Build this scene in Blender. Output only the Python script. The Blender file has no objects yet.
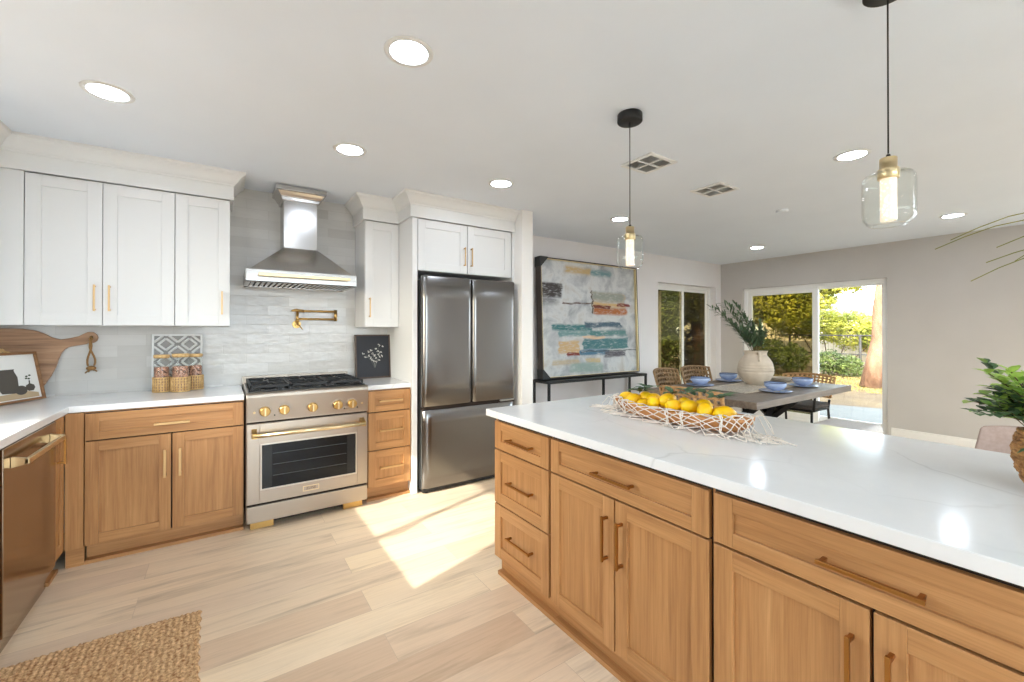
import bpy, bmesh, math, random
from mathutils import Vector, Matrix
random.seed(7)
R = math.radians
scn = bpy.context.scene
col = scn.collection
# ------------------------------------------------------------------ camera
cam_d = bpy.data.cameras.new('camera'); cam = bpy.data.objects.new('camera', cam_d); col.objects.link(cam)
cam.location = (0, 0, 1.3418)
cam.rotation_euler = (R(90 + .2366), 0, R(-34.087))
cam_d.sensor_fit = 'HORIZONTAL'; cam_d.sensor_width = 36; cam_d.lens = 426.93 / 1024 * 36
cam_d.shift_y = -(341 - 329.44) / 1024
cam_d.clip_start = .05; cam_d.clip_end = 300
scn.camera = cam
# ------------------------------------------------------------------ world, sun, exposure
scn.view_settings.view_transform = 'Standard'
scn.view_settings.look = 'None'
scn.view_settings.exposure = 0.68
scn.view_settings.gamma = 1.0
scn.view_settings.use_curve_mapping = False
SKY_STRENGTH = 1.3
SUN_ENERGY = 4.6
LAMP = 44.0
w = bpy.data.worlds.new('sky'); scn.world = w; w.use_nodes = True
wn = w.node_tree.nodes; wl = w.node_tree.links
bg = wn['Background']
sky = wn.new('ShaderNodeTexSky'); sky.sky_type = 'NISHITA'; sky.sun_disc = False
sky.sun_elevation = R(30); sky.sun_rotation = R(252); sky.air_density = 1.2; sky.dust_density = 3.0
hz_ = wn.new('ShaderNodeMixRGB'); hz_.blend_type = 'MIX'; hz_.inputs[0].default_value = .55; hz_.inputs[2].default_value = (5.4, 6.2, 7.6, 1)
wl.new(sky.outputs[0], hz_.inputs[1]); wl.new(hz_.outputs[0], bg.inputs['Color'])
bg.inputs['Strength'].default_value = SKY_STRENGTH
sd = bpy.data.lights.new('sun', 'SUN'); sd.energy = SUN_ENERGY; sd.angle = R(.6); sd.color = (1, .98, .95)
sun = bpy.data.objects.new('sun', sd); col.objects.link(sun)
sun.rotation_euler = Vector((1, .30, -.59)).to_track_quat('-Z', 'Y').to_euler()
def portal(name, loc, rot, sx, sy):
    d = bpy.data.lights.new(name, 'AREA'); d.shape = 'RECTANGLE'; d.size = sx; d.size_y = sy; d.energy = 1
    d.cycles.is_portal = True
    o = bpy.data.objects.new(name, d); col.objects.link(o); o.location = loc; o.rotation_euler = rot
# light portals sit in the window openings, two of them added and unseen (they only guide the sky's own light)
portal('portal_slider', (7.12, 2.74, 1.0), (0, R(90), 0), 2.0, 1.8)
portal('portal_kitchen_window', (-1.42, 2.10, 1.56), (0, R(-90), 0), 1.06, 1.40)
portal('portal_right_window', (7.12, -1.0, 1.2), (0, R(90), 0), 2.2, 2.8)
portal('portal_rear_slider', (1.2, -2.66, 1.1), (R(90), 0, 0), 3.6, 2.2)

# ------------------------------------------------------------------ materials
def lin(c):
    out = []
    for v in c[:3]:
        v = v / 255.0
        out.append(v / 12.92 if v <= .04045 else ((v + .055) / 1.055) ** 2.4)
    return (*out, 1)
class NM:
    def __init__(s, name):
        s.m = bpy.data.materials.new(name); s.m.use_nodes = True
        s.t = s.m.node_tree; s.n = s.t.nodes; s.l = s.t.links; s.b = s.n['Principled BSDF']; s.out = s.n['Material Output']
    def new(s, t, **kw):
        n = s.n.new(t)
        for k, v in kw.items(): setattr(n, k, v)
        return n
    def set(s, **kw):
        for k, v in kw.items(): s.b.inputs[k.replace('_', ' ')].default_value = v
    def coord(s, scale=(1, 1, 1), kind='Object', loc=(0, 0, 0), rot=(0, 0, 0)):
        tc = s.new('ShaderNodeTexCoord'); mp = s.new('ShaderNodeMapping')
        s.l.new(tc.outputs[kind], mp.inputs[0]); mp.inputs['Scale'].default_value = scale
        mp.inputs['Location'].default_value = loc; mp.inputs['Rotation'].default_value = rot
        return mp.outputs[0]
    def noise(s, vec, scale=5, detail=4, rough=.5, dist=0):
        n = s.new('ShaderNodeTexNoise'); n.inputs['Scale'].default_value = scale; n.inputs['Detail'].default_value = detail
        n.inputs['Roughness'].default_value = rough; n.inputs['Distortion'].default_value = dist
        if vec is not None: s.l.new(vec, n.inputs['Vector'])
        return n.outputs['Fac']
    def ramp(s, fac, stops):
        r = s.new('ShaderNodeValToRGB'); e = r.color_ramp.elements
        while len(e) < len(stops): e.new(.5)
        for i, (p, c) in enumerate(stops):
            e[i].position = p; e[i].color = lin(c) if max(c) > 1.001 else (*c[:3], 1)
        s.l.new(fac, r.inputs[0]); return r.outputs[0]
    def mix(s, a, b, fac, mode='MIX'):
        m = s.new('ShaderNodeMixRGB'); m.blend_type = mode
        for i, v in ((1, a), (2, b), (0, fac)):
            if hasattr(v, 'is_linked') or hasattr(v, 'links'): s.l.new(v, m.inputs[i])
            elif i == 0: m.inputs[0].default_value = v
            else: m.inputs[i].default_value = v
        return m.outputs[0]
    def bump(s, h, strength=.2, dist=.01):
        b = s.new('ShaderNodeBump'); b.inputs['Strength'].default_value = strength; b.inputs['Distance'].default_value = dist
        s.l.new(h, b.inputs['Height']); s.l.new(b.outputs[0], s.b.inputs['Normal'])
    def color(s, c): s.l.new(c, s.b.inputs['Base Color'])
def plain(name, c, rough=.5, metal=0, **kw):
    m = NM(name); m.set(Base_Color=lin(c), Roughness=rough, Metallic=metal, **kw)
    m.m.diffuse_color = lin(c); return m.m
def mottled(name, c1, c2, scale=8, rough=.6, metal=0, bump=.1, bscale=None, stretch=(1, 1, 1), bd=.005, **kw):
    m = NM(name); v = m.coord(stretch); f = m.noise(v, scale, 5)
    m.color(m.ramp(f, [(.3, c1), (.7, c2)])); m.set(Roughness=rough, Metallic=metal, **kw)
    if bump: m.bump(m.noise(v, bscale or scale * 3, 3), bump, bd)
    return m.m
def wood(name, cols, axis='z', rough=.42, fine=1.0):
    m = NM(name)
    sc = {'z': (22, 22, 1.3), 'x': (1.3, 22, 22), 'y': (22, 1.3, 22)}[axis]
    tc = m.new('ShaderNodeTexCoord'); oi = m.new('ShaderNodeObjectInfo')
    mul = m.new('ShaderNodeVectorMath', operation='MULTIPLY_ADD')
    cb = m.new('ShaderNodeCombineXYZ')
    for i in range(3): m.l.new(oi.outputs['Random'], cb.inputs[i])
    m.l.new(cb.outputs[0], mul.inputs[0]); mul.inputs[1].default_value = (7, 11, 5); m.l.new(tc.outputs['Object'], mul.inputs[2])
    mp = m.new('ShaderNodeMapping'); mp.inputs['Scale'].default_value = sc; m.l.new(mul.outputs[0], mp.inputs[0])
    f1 = m.noise(mp.outputs[0], 1.6 * fine, 6, .6, .35)
    mp2 = m.new('ShaderNodeMapping'); mp2.inputs['Scale'].default_value = tuple(v * (7 if v > 2 else 2.2) for v in sc); m.l.new(mul.outputs[0], mp2.inputs[0])
    f2 = m.noise(mp2.outputs[0], 1.4, 3, .6)
    c = m.ramp(f1, [(.25, cols[0]), (.5, cols[1]), (.78, cols[2])])
    c2 = m.ramp(f2, [(.3, (.80, .77, .72)), (.6, (1, 1, 1))])
    m.color(m.mix(c, c2, .8, 'MULTIPLY')); m.set(Roughness=rough)
    m.bump(f2, .06, .002)
    return m.m
OAK = [(162, 112, 66), (184, 133, 82), (202, 152, 100)]
M = {}
M['oak_v'] = wood('oak_vertical', OAK, 'z'); M['oak_h'] = wood('oak_horizontal', OAK, 'x'); M['oak_y'] = wood('oak_lengthwise', OAK, 'y')
M['white'] = plain('white_cabinet_paint', (230, 230, 228), .38)
M['wall'] = mottled('painted_wall', (232, 229, 229), (235, 232, 232), 3, .85, bump=.03, bscale=120, bd=.002)
M['ceiling'] = mottled('ceiling_paint', (230, 236, 244), (233, 239, 247), 2, .92, bump=.06, bscale=160, bd=.002)
M['trim'] = plain('trim_paint', (238, 236, 232), .4)
M['vinyl'] = plain('window_vinyl', (240, 240, 238), .35)
M['gap'] = plain('dark_gap', (40, 26, 14), .8)  # flat dark brown, the shade of gaps and openings put into the colour
M['gold'] = plain('brushed_gold', (198, 162, 100), .3, 1)
M['pull_gold'] = plain('champagne_pull', (214, 180, 130), .42, 1)
M['gold_pale'] = plain('champagne_gold', (226, 204, 160), .28, 1)
M['bronze'] = plain('bronze_gold_pull', (170, 122, 66), .34, 1)
M['black'] = plain('black_metal', (22, 21, 21), .45)
M['iron'] = plain('cast_iron', (24, 25, 27), .5)
M['enamel'] = plain('black_enamel', (16, 17, 19), .25)
def steel(name, c, rough, axis, strength=.05):
    m = NM(name); sc = {'x': (2, 260, 260), 'z': (260, 260, 2)}[axis]
    v = m.coord(sc); f = m.noise(v, 1.0, 2)
    m.set(Base_Color=lin(c), Metallic=1.0, Roughness=rough)
    rr = m.new('ShaderNodeMapRange'); rr.inputs['To Min'].default_value = rough * .96; rr.inputs['To Max'].default_value = rough * 1.06
    m.l.new(f, rr.inputs[0]); m.l.new(rr.outputs[0], m.b.inputs['Roughness'])
    return m.m
M['steel'] = steel('brushed_steel', (176, 164, 150), .30, 'x')
M['hood_steel'] = steel('hood_steel', (190, 188, 185), .20, 'x')
M['fridge_steel'] = steel('refrigerator_steel', (132, 130, 128), .22, 'x')
M['dw_steel'] = steel('dishwasher_steel', (166, 150, 132), .16, 'x', .02)
def glass(name, c=(255, 255, 255), alpha_mix=.9, rough=0):
    m = NM(name); tr = m.new('ShaderNodeBsdfTransparent'); tr.inputs[0].default_value = lin(c)
    gl = m.new('ShaderNodeBsdfGlossy'); gl.inputs['Roughness'].default_value = rough
    lw = m.new('ShaderNodeLayerWeight'); lw.inputs[0].default_value = .5
    pw = m.new('ShaderNodeMath', operation='POWER'); m.l.new(lw.outputs['Facing'], pw.inputs[0]); pw.inputs[1].default_value = 4.0
    fr = m.new('ShaderNodeMapRange'); fr.inputs['To Min'].default_value = .02; fr.inputs['To Max'].default_value = .85; m.l.new(pw.outputs[0], fr.inputs[0])
    mx = m.new('ShaderNodeMixShader'); m.l.new(fr.outputs[0], mx.inputs[0]); m.l.new(tr.outputs[0], mx.inputs[1]); m.l.new(gl.outputs[0], mx.inputs[2])
    m.l.new(mx.outputs[0], m.out.inputs[0]); return m.m
M['pane'] = glass('window_glass', (250, 252, 250))
M['pane_tint'] = glass('tinted_glass', (176, 170, 146))
M['pane_screen'] = glass('screened_glass', (150, 138, 108))
M['clear'] = glass('clear_glass', (254, 255, 254), rough=.02)
def quartz():
    m = NM('white_quartz')
    v = m.coord((1, 1, 1)); 
    wv = m.new('ShaderNodeTexNoise'); wv.inputs['Scale'].default_value = 1.3; wv.inputs['Detail'].default_value = 5; m.l.new(v, wv.inputs['Vector'])
    add = m.new('ShaderNodeVectorMath', operation='MULTIPLY_ADD'); m.l.new(wv.outputs['Color'], add.inputs[0]); add.inputs[1].default_value = (.55, .55, .55); m.l.new(v, add.inputs[2])
    vo = m.new('ShaderNodeTexVoronoi', feature='DISTANCE_TO_EDGE'); vo.inputs['Scale'].default_value = 1.7; m.l.new(add.outputs[0], vo.inputs['Vector'])
    vein = m.ramp(vo.outputs['Distance'], [(0, (.34, .34, .34)), (.004, (.2, .2, .2)), (.014, (0, 0, 0))])
    msk = m.ramp(m.noise(v, 1.7, 3), [(.42, (0, 0, 0)), (.62, (1, 1, 1))])
    f = m.mix(vein, msk, 1.0, 'MULTIPLY')
    cloud = m.ramp(m.noise(v, 3, 6, .6, .6), [(.3, (228, 227, 225)), (.7, (237, 236, 234))])
    m.color(m.mix(cloud, lin((176, 172, 168)), f)); m.set(Roughness=.13)
    m.b.inputs['Specular IOR Level'].default_value = .5
    return m.m
M['quartz'] = quartz()
def floor_mat():
    m = NM('oak_plank_floor')
    v = m.coord((1, 1, 1), loc=(.35, -1.7 + .19 * 20, 0))
    br = m.new('ShaderNodeTexBrick'); br.offset = .37; br.offset_frequency = 2
    br.inputs['Scale'].default_value = 1; br.inputs['Brick Width'].default_value = 1.5; br.inputs['Row Height'].default_value = .19
    br.inputs['Mortar Size'].default_value = .0011; br.inputs['Mortar Smooth'].default_value = .3
    br.inputs['Color1'].default_value = (0, 0, 0, 1); br.inputs['Color2'].default_value = (1, 1, 1, 1); br.inputs['Mortar'].default_value = (.5, .5, .5, 1)
    m.l.new(v, br.inputs['Vector'])
    off = m.new('ShaderNodeVectorMath', operation='MULTIPLY_ADD'); m.l.new(br.outputs['Color'], off.inputs[0]); off.inputs[1].default_value = (9.3, 5.1, 3.7); m.l.new(v, off.inputs[2])
    mp = m.new('ShaderNodeMapping'); mp.inputs['Scale'].default_value = (.9, 9, 1); m.l.new(off.outputs[0], mp.inputs[0])
    g1 = m.noise(mp.outputs[0], 1.6, 6, .62, .5)
    mp2 = m.new('ShaderNodeMapping'); mp2.inputs['Scale'].default_value = (3, 60, 1); m.l.new(off.outputs[0], mp2.inputs[0])
    g2 = m.noise(mp2.outputs[0], 1.5, 4, .6, .2)
    base = m.ramp(br.outputs['Color'], [(0, (218, 188, 156)), (.3, (244, 221, 190)), (.55, (230, 206, 178)), (.8, (250, 228, 194)), (1, (238, 219, 194))])
    gr = m.ramp(g1, [(.28, (.60, .56, .53)), (.40, (.85, .83, .80)), (.50, (1, 1, 1)), (.8, (1.0, .99, .97))])
    fn = m.ramp(g2, [(.3, (.86, .84, .81)), (.6, (1, 1, 1))])
    c = m.mix(base, gr, .85, 'MULTIPLY'); c = m.mix(c, fn, .6, 'MULTIPLY')
    c = m.mix(c, lin((150, 122, 92)), m.ramp(br.outputs['Fac'], [(0, (0, 0, 0)), (1, (.35, .35, .35))]))
    m.color(c); m.set(Roughness=.42); m.bump(g2, .05, .002); return m.m
M['floor'] = floor_mat()
def tile_mat():
    m = NM('glossy_white_tile')
    tc = m.new('ShaderNodeTexCoord'); sp = m.new('ShaderNodeSeparateXYZ'); cb = m.new('ShaderNodeCombineXYZ')
    m.l.new(tc.outputs['Object'], sp.inputs[0]); m.l.new(sp.outputs['X'], cb.inputs[0]); m.l.new(sp.outputs['Z'], cb.inputs[1])
    br = m.new('ShaderNodeTexBrick'); br.offset = .5; br.inputs['Scale'].default_value = 1
    br.inputs['Brick Width'].default_value = .305; br.inputs['Row Height'].default_value = .0775; br.inputs['Mortar Size'].default_value = .0012; br.inputs['Mortar Smooth'].default_value = .4
    br.inputs['Color1'].default_value = (0, 0, 0, 1); br.inputs['Color2'].default_value = (1, 1, 1, 1); br.inputs['Mortar'].default_value = (.5, .5, .5, 1)
    m.l.new(cb.outputs[0], br.inputs['Vector'])
    tone = m.ramp(br.outputs['Color'], [(0, (200, 197, 192)), (.5, (208, 206, 201)), (1, (216, 214, 210))])
    cl = m.ramp(m.noise(m.coord((6, 6, 30)), 1, 4), [(.3, (.94, .94, .94)), (.7, (1, 1, 1))])
    c = m.mix(tone, cl, .8, 'MULTIPLY'); c = m.mix(c, lin((196, 193, 188)), br.outputs['Fac'])
    m.color(c); m.set(Roughness=.14)
    n = m.noise(m.coord((1, 1, 2.2)), 11, 2); sb = m.mix(n, br.outputs['Color'], .15)
    sub = m.new('ShaderNodeMath', operation='SUBTRACT'); m.l.new(sb, sub.inputs[0]); m.l.new(br.outputs['Fac'], sub.inputs[1])
    m.bump(sub.outputs[0], .35, .006); return m.m
M['tile'] = tile_mat()
def emit(name, c, s):
    m = NM(name); m.set(Base_Color=lin(c), Emission_Color=lin(c), Emission_Strength=s); return m.m
M['lens'] = emit('lamp_lens', (226, 238, 255), LAMP)
M['jute'] = mottled('jute_braid', (156, 106, 62), (246, 208, 156), 75, .9, bump=.5, bscale=300, bd=.004)
M['rattan'] = mottled('rattan_weave', (196, 150, 92), (234, 198, 138), 60, .6, bump=.3, bscale=200)
M['board'] = wood('aged_board_wood', [(118, 86, 66), (182, 142, 110), (206, 172, 140)], 'x', .6)
M['bowl_wood'] = wood('dough_bowl_wood', [(176, 112, 62), (206, 142, 84), (222, 166, 106)], 'y', .55)
M['walnut'] = wood('walnut_frame', [(122, 82, 50), (150, 106, 68), (170, 126, 86)], 'x', .5)
M['table_wood'] = wood('weathered_table_wood', [(104, 90, 78), (128, 114, 100), (146, 132, 116)], 'x', .5)
M['lemon'] = mottled('lemon_skin', (250, 186, 0), (255, 212, 4), 6, .4, bump=.25, bscale=120, bd=.002)
M['leaf_dark'] = mottled('dark_leaf', (44, 74, 44), (80, 112, 66), 14, .5, bump=0)
M['leaf_bright'] = mottled('bright_leaf', (104, 150, 50), (186, 214, 100), 16, .45, bump=0)
M['leaf_olive'] = mottled('olive_leaf', (54, 78, 54), (98, 122, 88), 14, .55, bump=0)
M['frond'] = mottled('palm_frond', (104, 112, 46), (160, 150, 70), 9, .5, bump=0)
M['stem'] = plain('plant_stem', (92, 74, 48), .7)
M['cotton'] = plain('cotton_cord', (232, 222, 210), .9)
M['blue'] = mottled('blue_glaze', (142, 160, 196), (162, 178, 210), 5, .2, bump=0)
M['blue_in'] = plain('dark_blue_glaze', (44, 60, 96), .2)
M['clay'] = mottled('pale_clay', (186, 172, 154), (212, 200, 184), 7, .9, bump=.3, bscale=50)
M['weave'] = mottled('seagrass_weave', (124, 96, 66), (160, 130, 94), 40, .8, bump=.4, bscale=150)
M['weave_tan'] = mottled('tan_weave', (158, 118, 76), (196, 156, 108), 40, .8, bump=.4, bscale=150)
M['cushion'] = mottled('charcoal_fabric', (70, 64, 60), (86, 80, 75), 60, .95, bump=.2, bscale=300)
M['linen'] = mottled('light_linen', (196, 190, 184), (210, 205, 199), 60, .95, bump=.2, bscale=300)
M['taupe'] = mottled('taupe_fabric', (160, 140, 130), (174, 154, 144), 60, .95, bump=.2, bscale=300)
M['bark'] = mottled('pine_bark', (100, 70, 50), (150, 114, 88), 5, .95, bump=.9, bscale=14, stretch=(1, 1, .4), bd=.05)
M['bark_dark'] = mottled('dark_bark', (74, 58, 44), (112, 90, 68), 5, .95, bump=.8, bscale=14, bd=.04)
M['foliage_a'] = mottled('conifer_foliage', (96, 112, 30), (196, 190, 72), 2.2, .8, bump=0)
M['foliage_b'] = mottled('dark_foliage', (46, 62, 26), (110, 122, 50), 1.8, .8, bump=0)
M['foliage_c'] = mottled('golden_foliage', (168, 150, 60), (222, 204, 110), 2.2, .8, bump=0)
M['concrete'] = mottled('patio_concrete', (104, 101, 92), (116, 112, 102), 4, .9, bump=.1)
M['ground'] = mottled('dry_garden_ground', (88, 68, 42), (122, 98, 62), 1.6, 1, bump=.3, bscale=10)
M['stucco'] = mottled('beige_stucco', (196, 180, 156), (208, 194, 172), 5, .95, bump=.2)
M['fence'] = plain('dark_fence_iron', (62, 58, 54), .7)

# ------------------------------------------------------------------ mesh helpers
class MB:
    def __init__(s): s.bm = bmesh.new(); s.mi = 0
    def _tag(s, faces):
        for f in faces: f.material_index = s.mi
    def box(s, x0, x1, y0, y1, z0, z1, mi=None, mat=None):
        if x0 > x1: x0, x1 = x1, x0
        if y0 > y1: y0, y1 = y1, y0
        if z0 > z1: z0, z1 = z1, z0
        vs = [s.bm.verts.new((x, y, z)) for z in (z0, z1) for y in (y0, y1) for x in (x0, x1)]
        if mat is not None:
            for v in vs: v.co = mat @ v.co
        fs = [s.bm.faces.new([vs[i] for i in q]) for q in ((0, 2, 3, 1), (4, 5, 7, 6), (0, 1, 5, 4), (2, 6, 7, 3), (0, 4, 6, 2), (1, 3, 7, 5))]
        for f in fs: f.material_index = s.mi if mi is None else mi
        return s
    def hull8(s, lo, hi, mi=None):
        """lo, hi: four corners each (same winding)"""
        a = [s.bm.verts.new(p) for p in lo]; b = [s.bm.verts.new(p) for p in hi]
        fs = [s.bm.faces.new(a[::-1]), s.bm.faces.new(b)]
        for i in range(4): fs.append(s.bm.faces.new((a[i], a[(i + 1) % 4], b[(i + 1) % 4], b[i])))
        for f in fs: f.material_index = s.mi if mi is None else mi
        return s
    def tube(s, pts, r, seg=8, closed=False, mi=None):
        pts = [Vector(p) for p in pts]; n = len(pts); rs = r if isinstance(r, (list, tuple)) else [r] * n
        rings = []; prev = None
        for i, p in enumerate(pts):
            if closed: t = pts[(i + 1) % n] - pts[i - 1]
            else: t = pts[min(i + 1, n - 1)] - pts[max(i - 1, 0)]
            if t.length < 1e-9: t = Vector((0, 0, 1))
            t.normalize()
            if prev is None:
                a = Vector((0, 0, 1)) if abs(t.z) < .9 else Vector((1, 0, 0))
                u = t.cross(a).normalized()
            else:
                u = prev - t * prev.dot(t)
                u = u.normalized() if u.length > 1e-6 else t.orthogonal().normalized()
            prev = u; v = t.cross(u)
            rings.append([s.bm.verts.new(p + (u * math.cos(2 * math.pi * k / seg) + v * math.sin(2 * math.pi * k / seg)) * rs[i]) for k in range(seg)])
        m = s.mi if mi is None else mi
        for i in range(n if closed else n - 1):
            A, B = rings[i], rings[(i + 1) % n]
            for k in range(seg):
                f = s.bm.faces.new((A[k], A[(k + 1) % seg], B[(k + 1) % seg], B[k])); f.material_index = m; f.smooth = seg > 4
        if not closed:
            for rg in (rings[0][::-1], rings[-1]):
                try: f = s.bm.faces.new(rg); f.material_index = m
                except ValueError: pass
        return s
    def cyl(s, p0, p1, r, seg=24, mi=None): return s.tube([p0, p1], r, seg, mi=mi)
    def lathe(s, prof, c=(0, 0, 0), seg=32, mi=None, cap0=True, cap1=True, sy=1, sx=1):
        m = s.mi if mi is None else mi; rings = []
        for (r, z) in prof:
            rings.append([s.bm.verts.new((c[0] + sx * r * math.cos(2 * math.pi * k / seg), c[1] + sy * r * math.sin(2 * math.pi * k / seg), c[2] + z)) for k in range(seg)])
        for A, B in zip(rings, rings[1:]):
            for k in range(seg):
                f = s.bm.faces.new((A[k], A[(k + 1) % seg], B[(k + 1) % seg], B[k])); f.material_index = m; f.smooth = True
        if cap0: s.bm.faces.new(rings[0][::-1]).material_index = m
        if cap1: s.bm.faces.new(rings[-1]).material_index = m
        return s
    def prism(s, poly, fn, mi=None):
        """poly: 2D outline; fn(u,v,k) -> 3D for k=0/1"""
        m = s.mi if mi is None else mi
        a = [s.bm.verts.new(fn(u, v, 0)) for u, v in poly]; b = [s.bm.verts.new(fn(u, v, 1)) for u, v in poly]
        s.bm.faces.new(a[::-1]).material_index = m; s.bm.faces.new(b).material_index = m
        n = len(a)
        for i in range(n): s.bm.faces.new((a[i], a[(i + 1) % n], b[(i + 1) % n], b[i])).material_index = m
        return s
    def sphere(s, c, r, su=16, sv=10, sc=(1, 1, 1), rot=None, mi=None):
        m = s.mi if mi is None else mi; rings = []
        rot = rot or Matrix.Identity(3)
        for j in range(1, sv):
            ph = math.pi * j / sv
            rings.append([s.bm.verts.new(Vector(c) + rot @ Vector((r * sc[0] * math.sin(ph) * math.cos(2 * math.pi * k / su), r * sc[1] * math.sin(ph) * math.sin(2 * math.pi * k / su), r * sc[2] * math.cos(ph)))) for k in range(su)])
        t = s.bm.verts.new(Vector(c) + rot @ Vector((0, 0, r * sc[2]))); b = s.bm.verts.new(Vector(c) - rot @ Vector((0, 0, r * sc[2])))
        fs = []
        for A, B in zip(rings, rings[1:]):
            for k in range(su): fs.append(s.bm.faces.new((A[k], B[k], B[(k + 1) % su], A[(k + 1) % su])))
        for k in range(su):
            fs.append(s.bm.faces.new((t, rings[0][k], rings[0][(k + 1) % su]))); fs.append(s.bm.faces.new((b, rings[-1][(k + 1) % su], rings[-1][k])))
        for f in fs: f.material_index = m; f.smooth = True
        return s
    def quad(s, *p, mi=None, smooth=False):
        f = s.bm.faces.new([s.bm.verts.new(q) for q in p]); f.material_index = s.mi if mi is None else mi; f.smooth = smooth; return s
    def build(s, name, mats, parent=None, bevel=0, origin=None, seg=2, smooth=None):
        if not isinstance(mats, (list, tuple)): mats = [mats]
        bmesh.ops.recalc_face_normals(s.bm, faces=s.bm.faces[:]) if len(s.bm.faces) < 60000 else None
        if origin is not None: bmesh.ops.translate(s.bm, verts=s.bm.verts[:], vec=-Vector(origin))
        me = bpy.data.meshes.new(name); s.bm.to_mesh(me); s.bm.free()
        for m in mats: me.materials.append(m if not isinstance(m, str) else M[m])
        if smooth is not None:
            for p in me.polygons: p.use_smooth = smooth
        o = bpy.data.objects.new(name, me); col.objects.link(o)
        if origin is not None: o.location = origin
        if parent is not None:
            o.parent = parent
            if origin is None and parent.get('_w'):
                pass
        if bevel:
            b = o.modifiers.new('bevel', 'BEVEL'); b.width = bevel; b.segments = seg; b.limit_method = 'ANGLE'; b.angle_limit = R(35)
            b.harden_normals = False
        return o
def tag(o, label=None, cat=None, group=None, kind=None):
    if label: o['label'] = label
    if cat: o['category'] = cat
    if group: o['group'] = group
    if kind: o['kind'] = kind
    return o
def thing(name, label, cat, loc=(0, 0, 0), rz=0, group=None):
    o = bpy.data.objects.new(name, None); o.empty_display_size = .1; col.objects.link(o)
    o.location = loc; o.rotation_euler = (0, 0, rz); tag(o, label, cat, group); return o
def structure(name, mb, mats, origin=(0, 0, 0), label=None, **kw):
    o = mb.build(name, mats, origin=origin, **kw); o['kind'] = 'structure'
    if label: o['label'] = label
    return o
KIDS = {}
def kids(o): return [c for c in bpy.data.objects if c.parent == o]
def copy_tree(o, parent=None):
    c = o.copy(); col.objects.link(c); c.parent = parent
    for ch in kids(o): copy_tree(ch, c)
    return c
def text_part(name, body, size, mat, parent, loc, rot, ext=.0006):
    cu = bpy.data.curves.new(name, 'FONT'); cu.body = body; cu.size = size; cu.extrude = ext; cu.align_x = 'CENTER'; cu.align_y = 'CENTER'
    tmp = bpy.data.objects.new('tmp_text', cu); col.objects.link(tmp)
    dg = bpy.context.evaluated_depsgraph_get(); me = bpy.data.meshes.new_from_object(tmp.evaluated_get(dg))
    bpy.data.objects.remove(tmp, do_unlink=True)
    o = bpy.data.objects.new(name, me); col.objects.link(o); me.materials.clear(); me.materials.append(mat); o.parent = parent; o.location = loc; o.rotation_euler = rot
    return o
def sweep(mb, path, prof, mi=0):
    """path: 2D points, outward is the right-hand side; prof: closed list of (out, z)"""
    n = len(path); rings = []
    for i, p in enumerate(path):
        p = Vector((p[0], p[1]))
        d0 = (p - Vector(path[i - 1][:2])).normalized() if i > 0 else None
        d1 = (Vector(path[i + 1][:2]) - p).normalized() if i < n - 1 else None
        if d0 is None: d0 = d1
        if d1 is None: d1 = d0
        n0 = Vector((d0.y, -d0.x)); n1 = Vector((d1.y, -d1.x)); m = (n0 + n1); m = m / (m.dot(n0)) if m.length > 1e-6 else n0
        rings.append([mb.bm.verts.new((p.x + m.x * o, p.y + m.y * o, z)) for o, z in prof])
    k = len(prof)
    for A, B in zip(rings, rings[1:]):
        for j in range(k): mb.bm.faces.new((A[j], A[(j + 1) % k], B[(j + 1) % k], B[j])).material_index = mi
    mb.bm.faces.new(rings[0][::-1]); mb.bm.faces.new(rings[-1])
ZC = 2.48; YW = 4.03; XR = 7.06; XL = -1.36; YB = -2.6; WT = .15

# ------------------------------------------------------------------ the room
mb = MB(); mb.box(XL - WT, XR + WT, YB - WT, YW + .2, -.12, 0); structure('floor', mb, 'floor', label='pale oak plank floor')
mb = MB(); mb.box(XL - WT, XR + WT, YB - WT, YW + .2, ZC, ZC + .2); structure('ceiling', mb, 'ceiling')
mb = MB(); mb.box(XL, 2.31, YW, YW + .15, 0, ZC)
mb.box(2.31, 5.37, YW + .02, YW + .2, 0, ZC); mb.box(6.91, XR + WT, YW + .02, YW + .2, 0, ZC)
mb.box(5.37, 6.91, YW + .02, YW + .2, 2.08, ZC); mb.box(5.37, 6.91, YW + .02, YW + .2, 0, .25)
structure('wall_back', mb, 'wall')
M['wall_grey'] = mottled('grey_painted_wall', (193, 189, 185), (197, 193, 189), 3, .85, bump=.03, bscale=120, bd=.002)  # same paint as the other walls, backlit shade mixed into the colour
mb = MB(); mb.box(XR, XR + WT, YB, -2.4, 0, ZC); mb.box(XR, XR + WT, .4, 1.84, 0, ZC); mb.box(XR, XR + WT, -2.4, .4, 0, .1); mb.box(XR, XR + WT, -2.4, .4, 2.3, ZC); mb.box(XR, XR + WT, 3.68, YW + .2, 0, ZC); mb.box(XR, XR + WT, 1.84, 3.68, 2.03, ZC)
structure('wall_right', mb, 'wall_grey')
mb = MB(); mb.box(XL - WT, XL, YB, 1.40, 0, ZC); mb.box(XL - WT, XL, 2.80, YW + .15, 0, ZC); mb.box(XL - WT, XL, 1.40, 2.80, 0, 1.03); mb.box(XL - WT, XL, 1.40, 2.80, 2.1, ZC)
structure('wall_left', mb, 'wall')
mb = MB(); mb.box(XL - WT, -.6, YB - WT, YB, 0, ZC); mb.box(3.0, XR + WT, YB - WT, YB, 0, ZC)
mb.box(-.6, 3.0, YB - WT, YB, 2.2, ZC)
structure('wall_rear', mb, 'wall')
mb = MB(); mb.box(2.31, 2.44, 3.25, YW, 0, ZC); structure('wall_partition', mb, 'trim', bevel=.003)
tagk = lambda o: tag(o, kind='structure')
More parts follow.
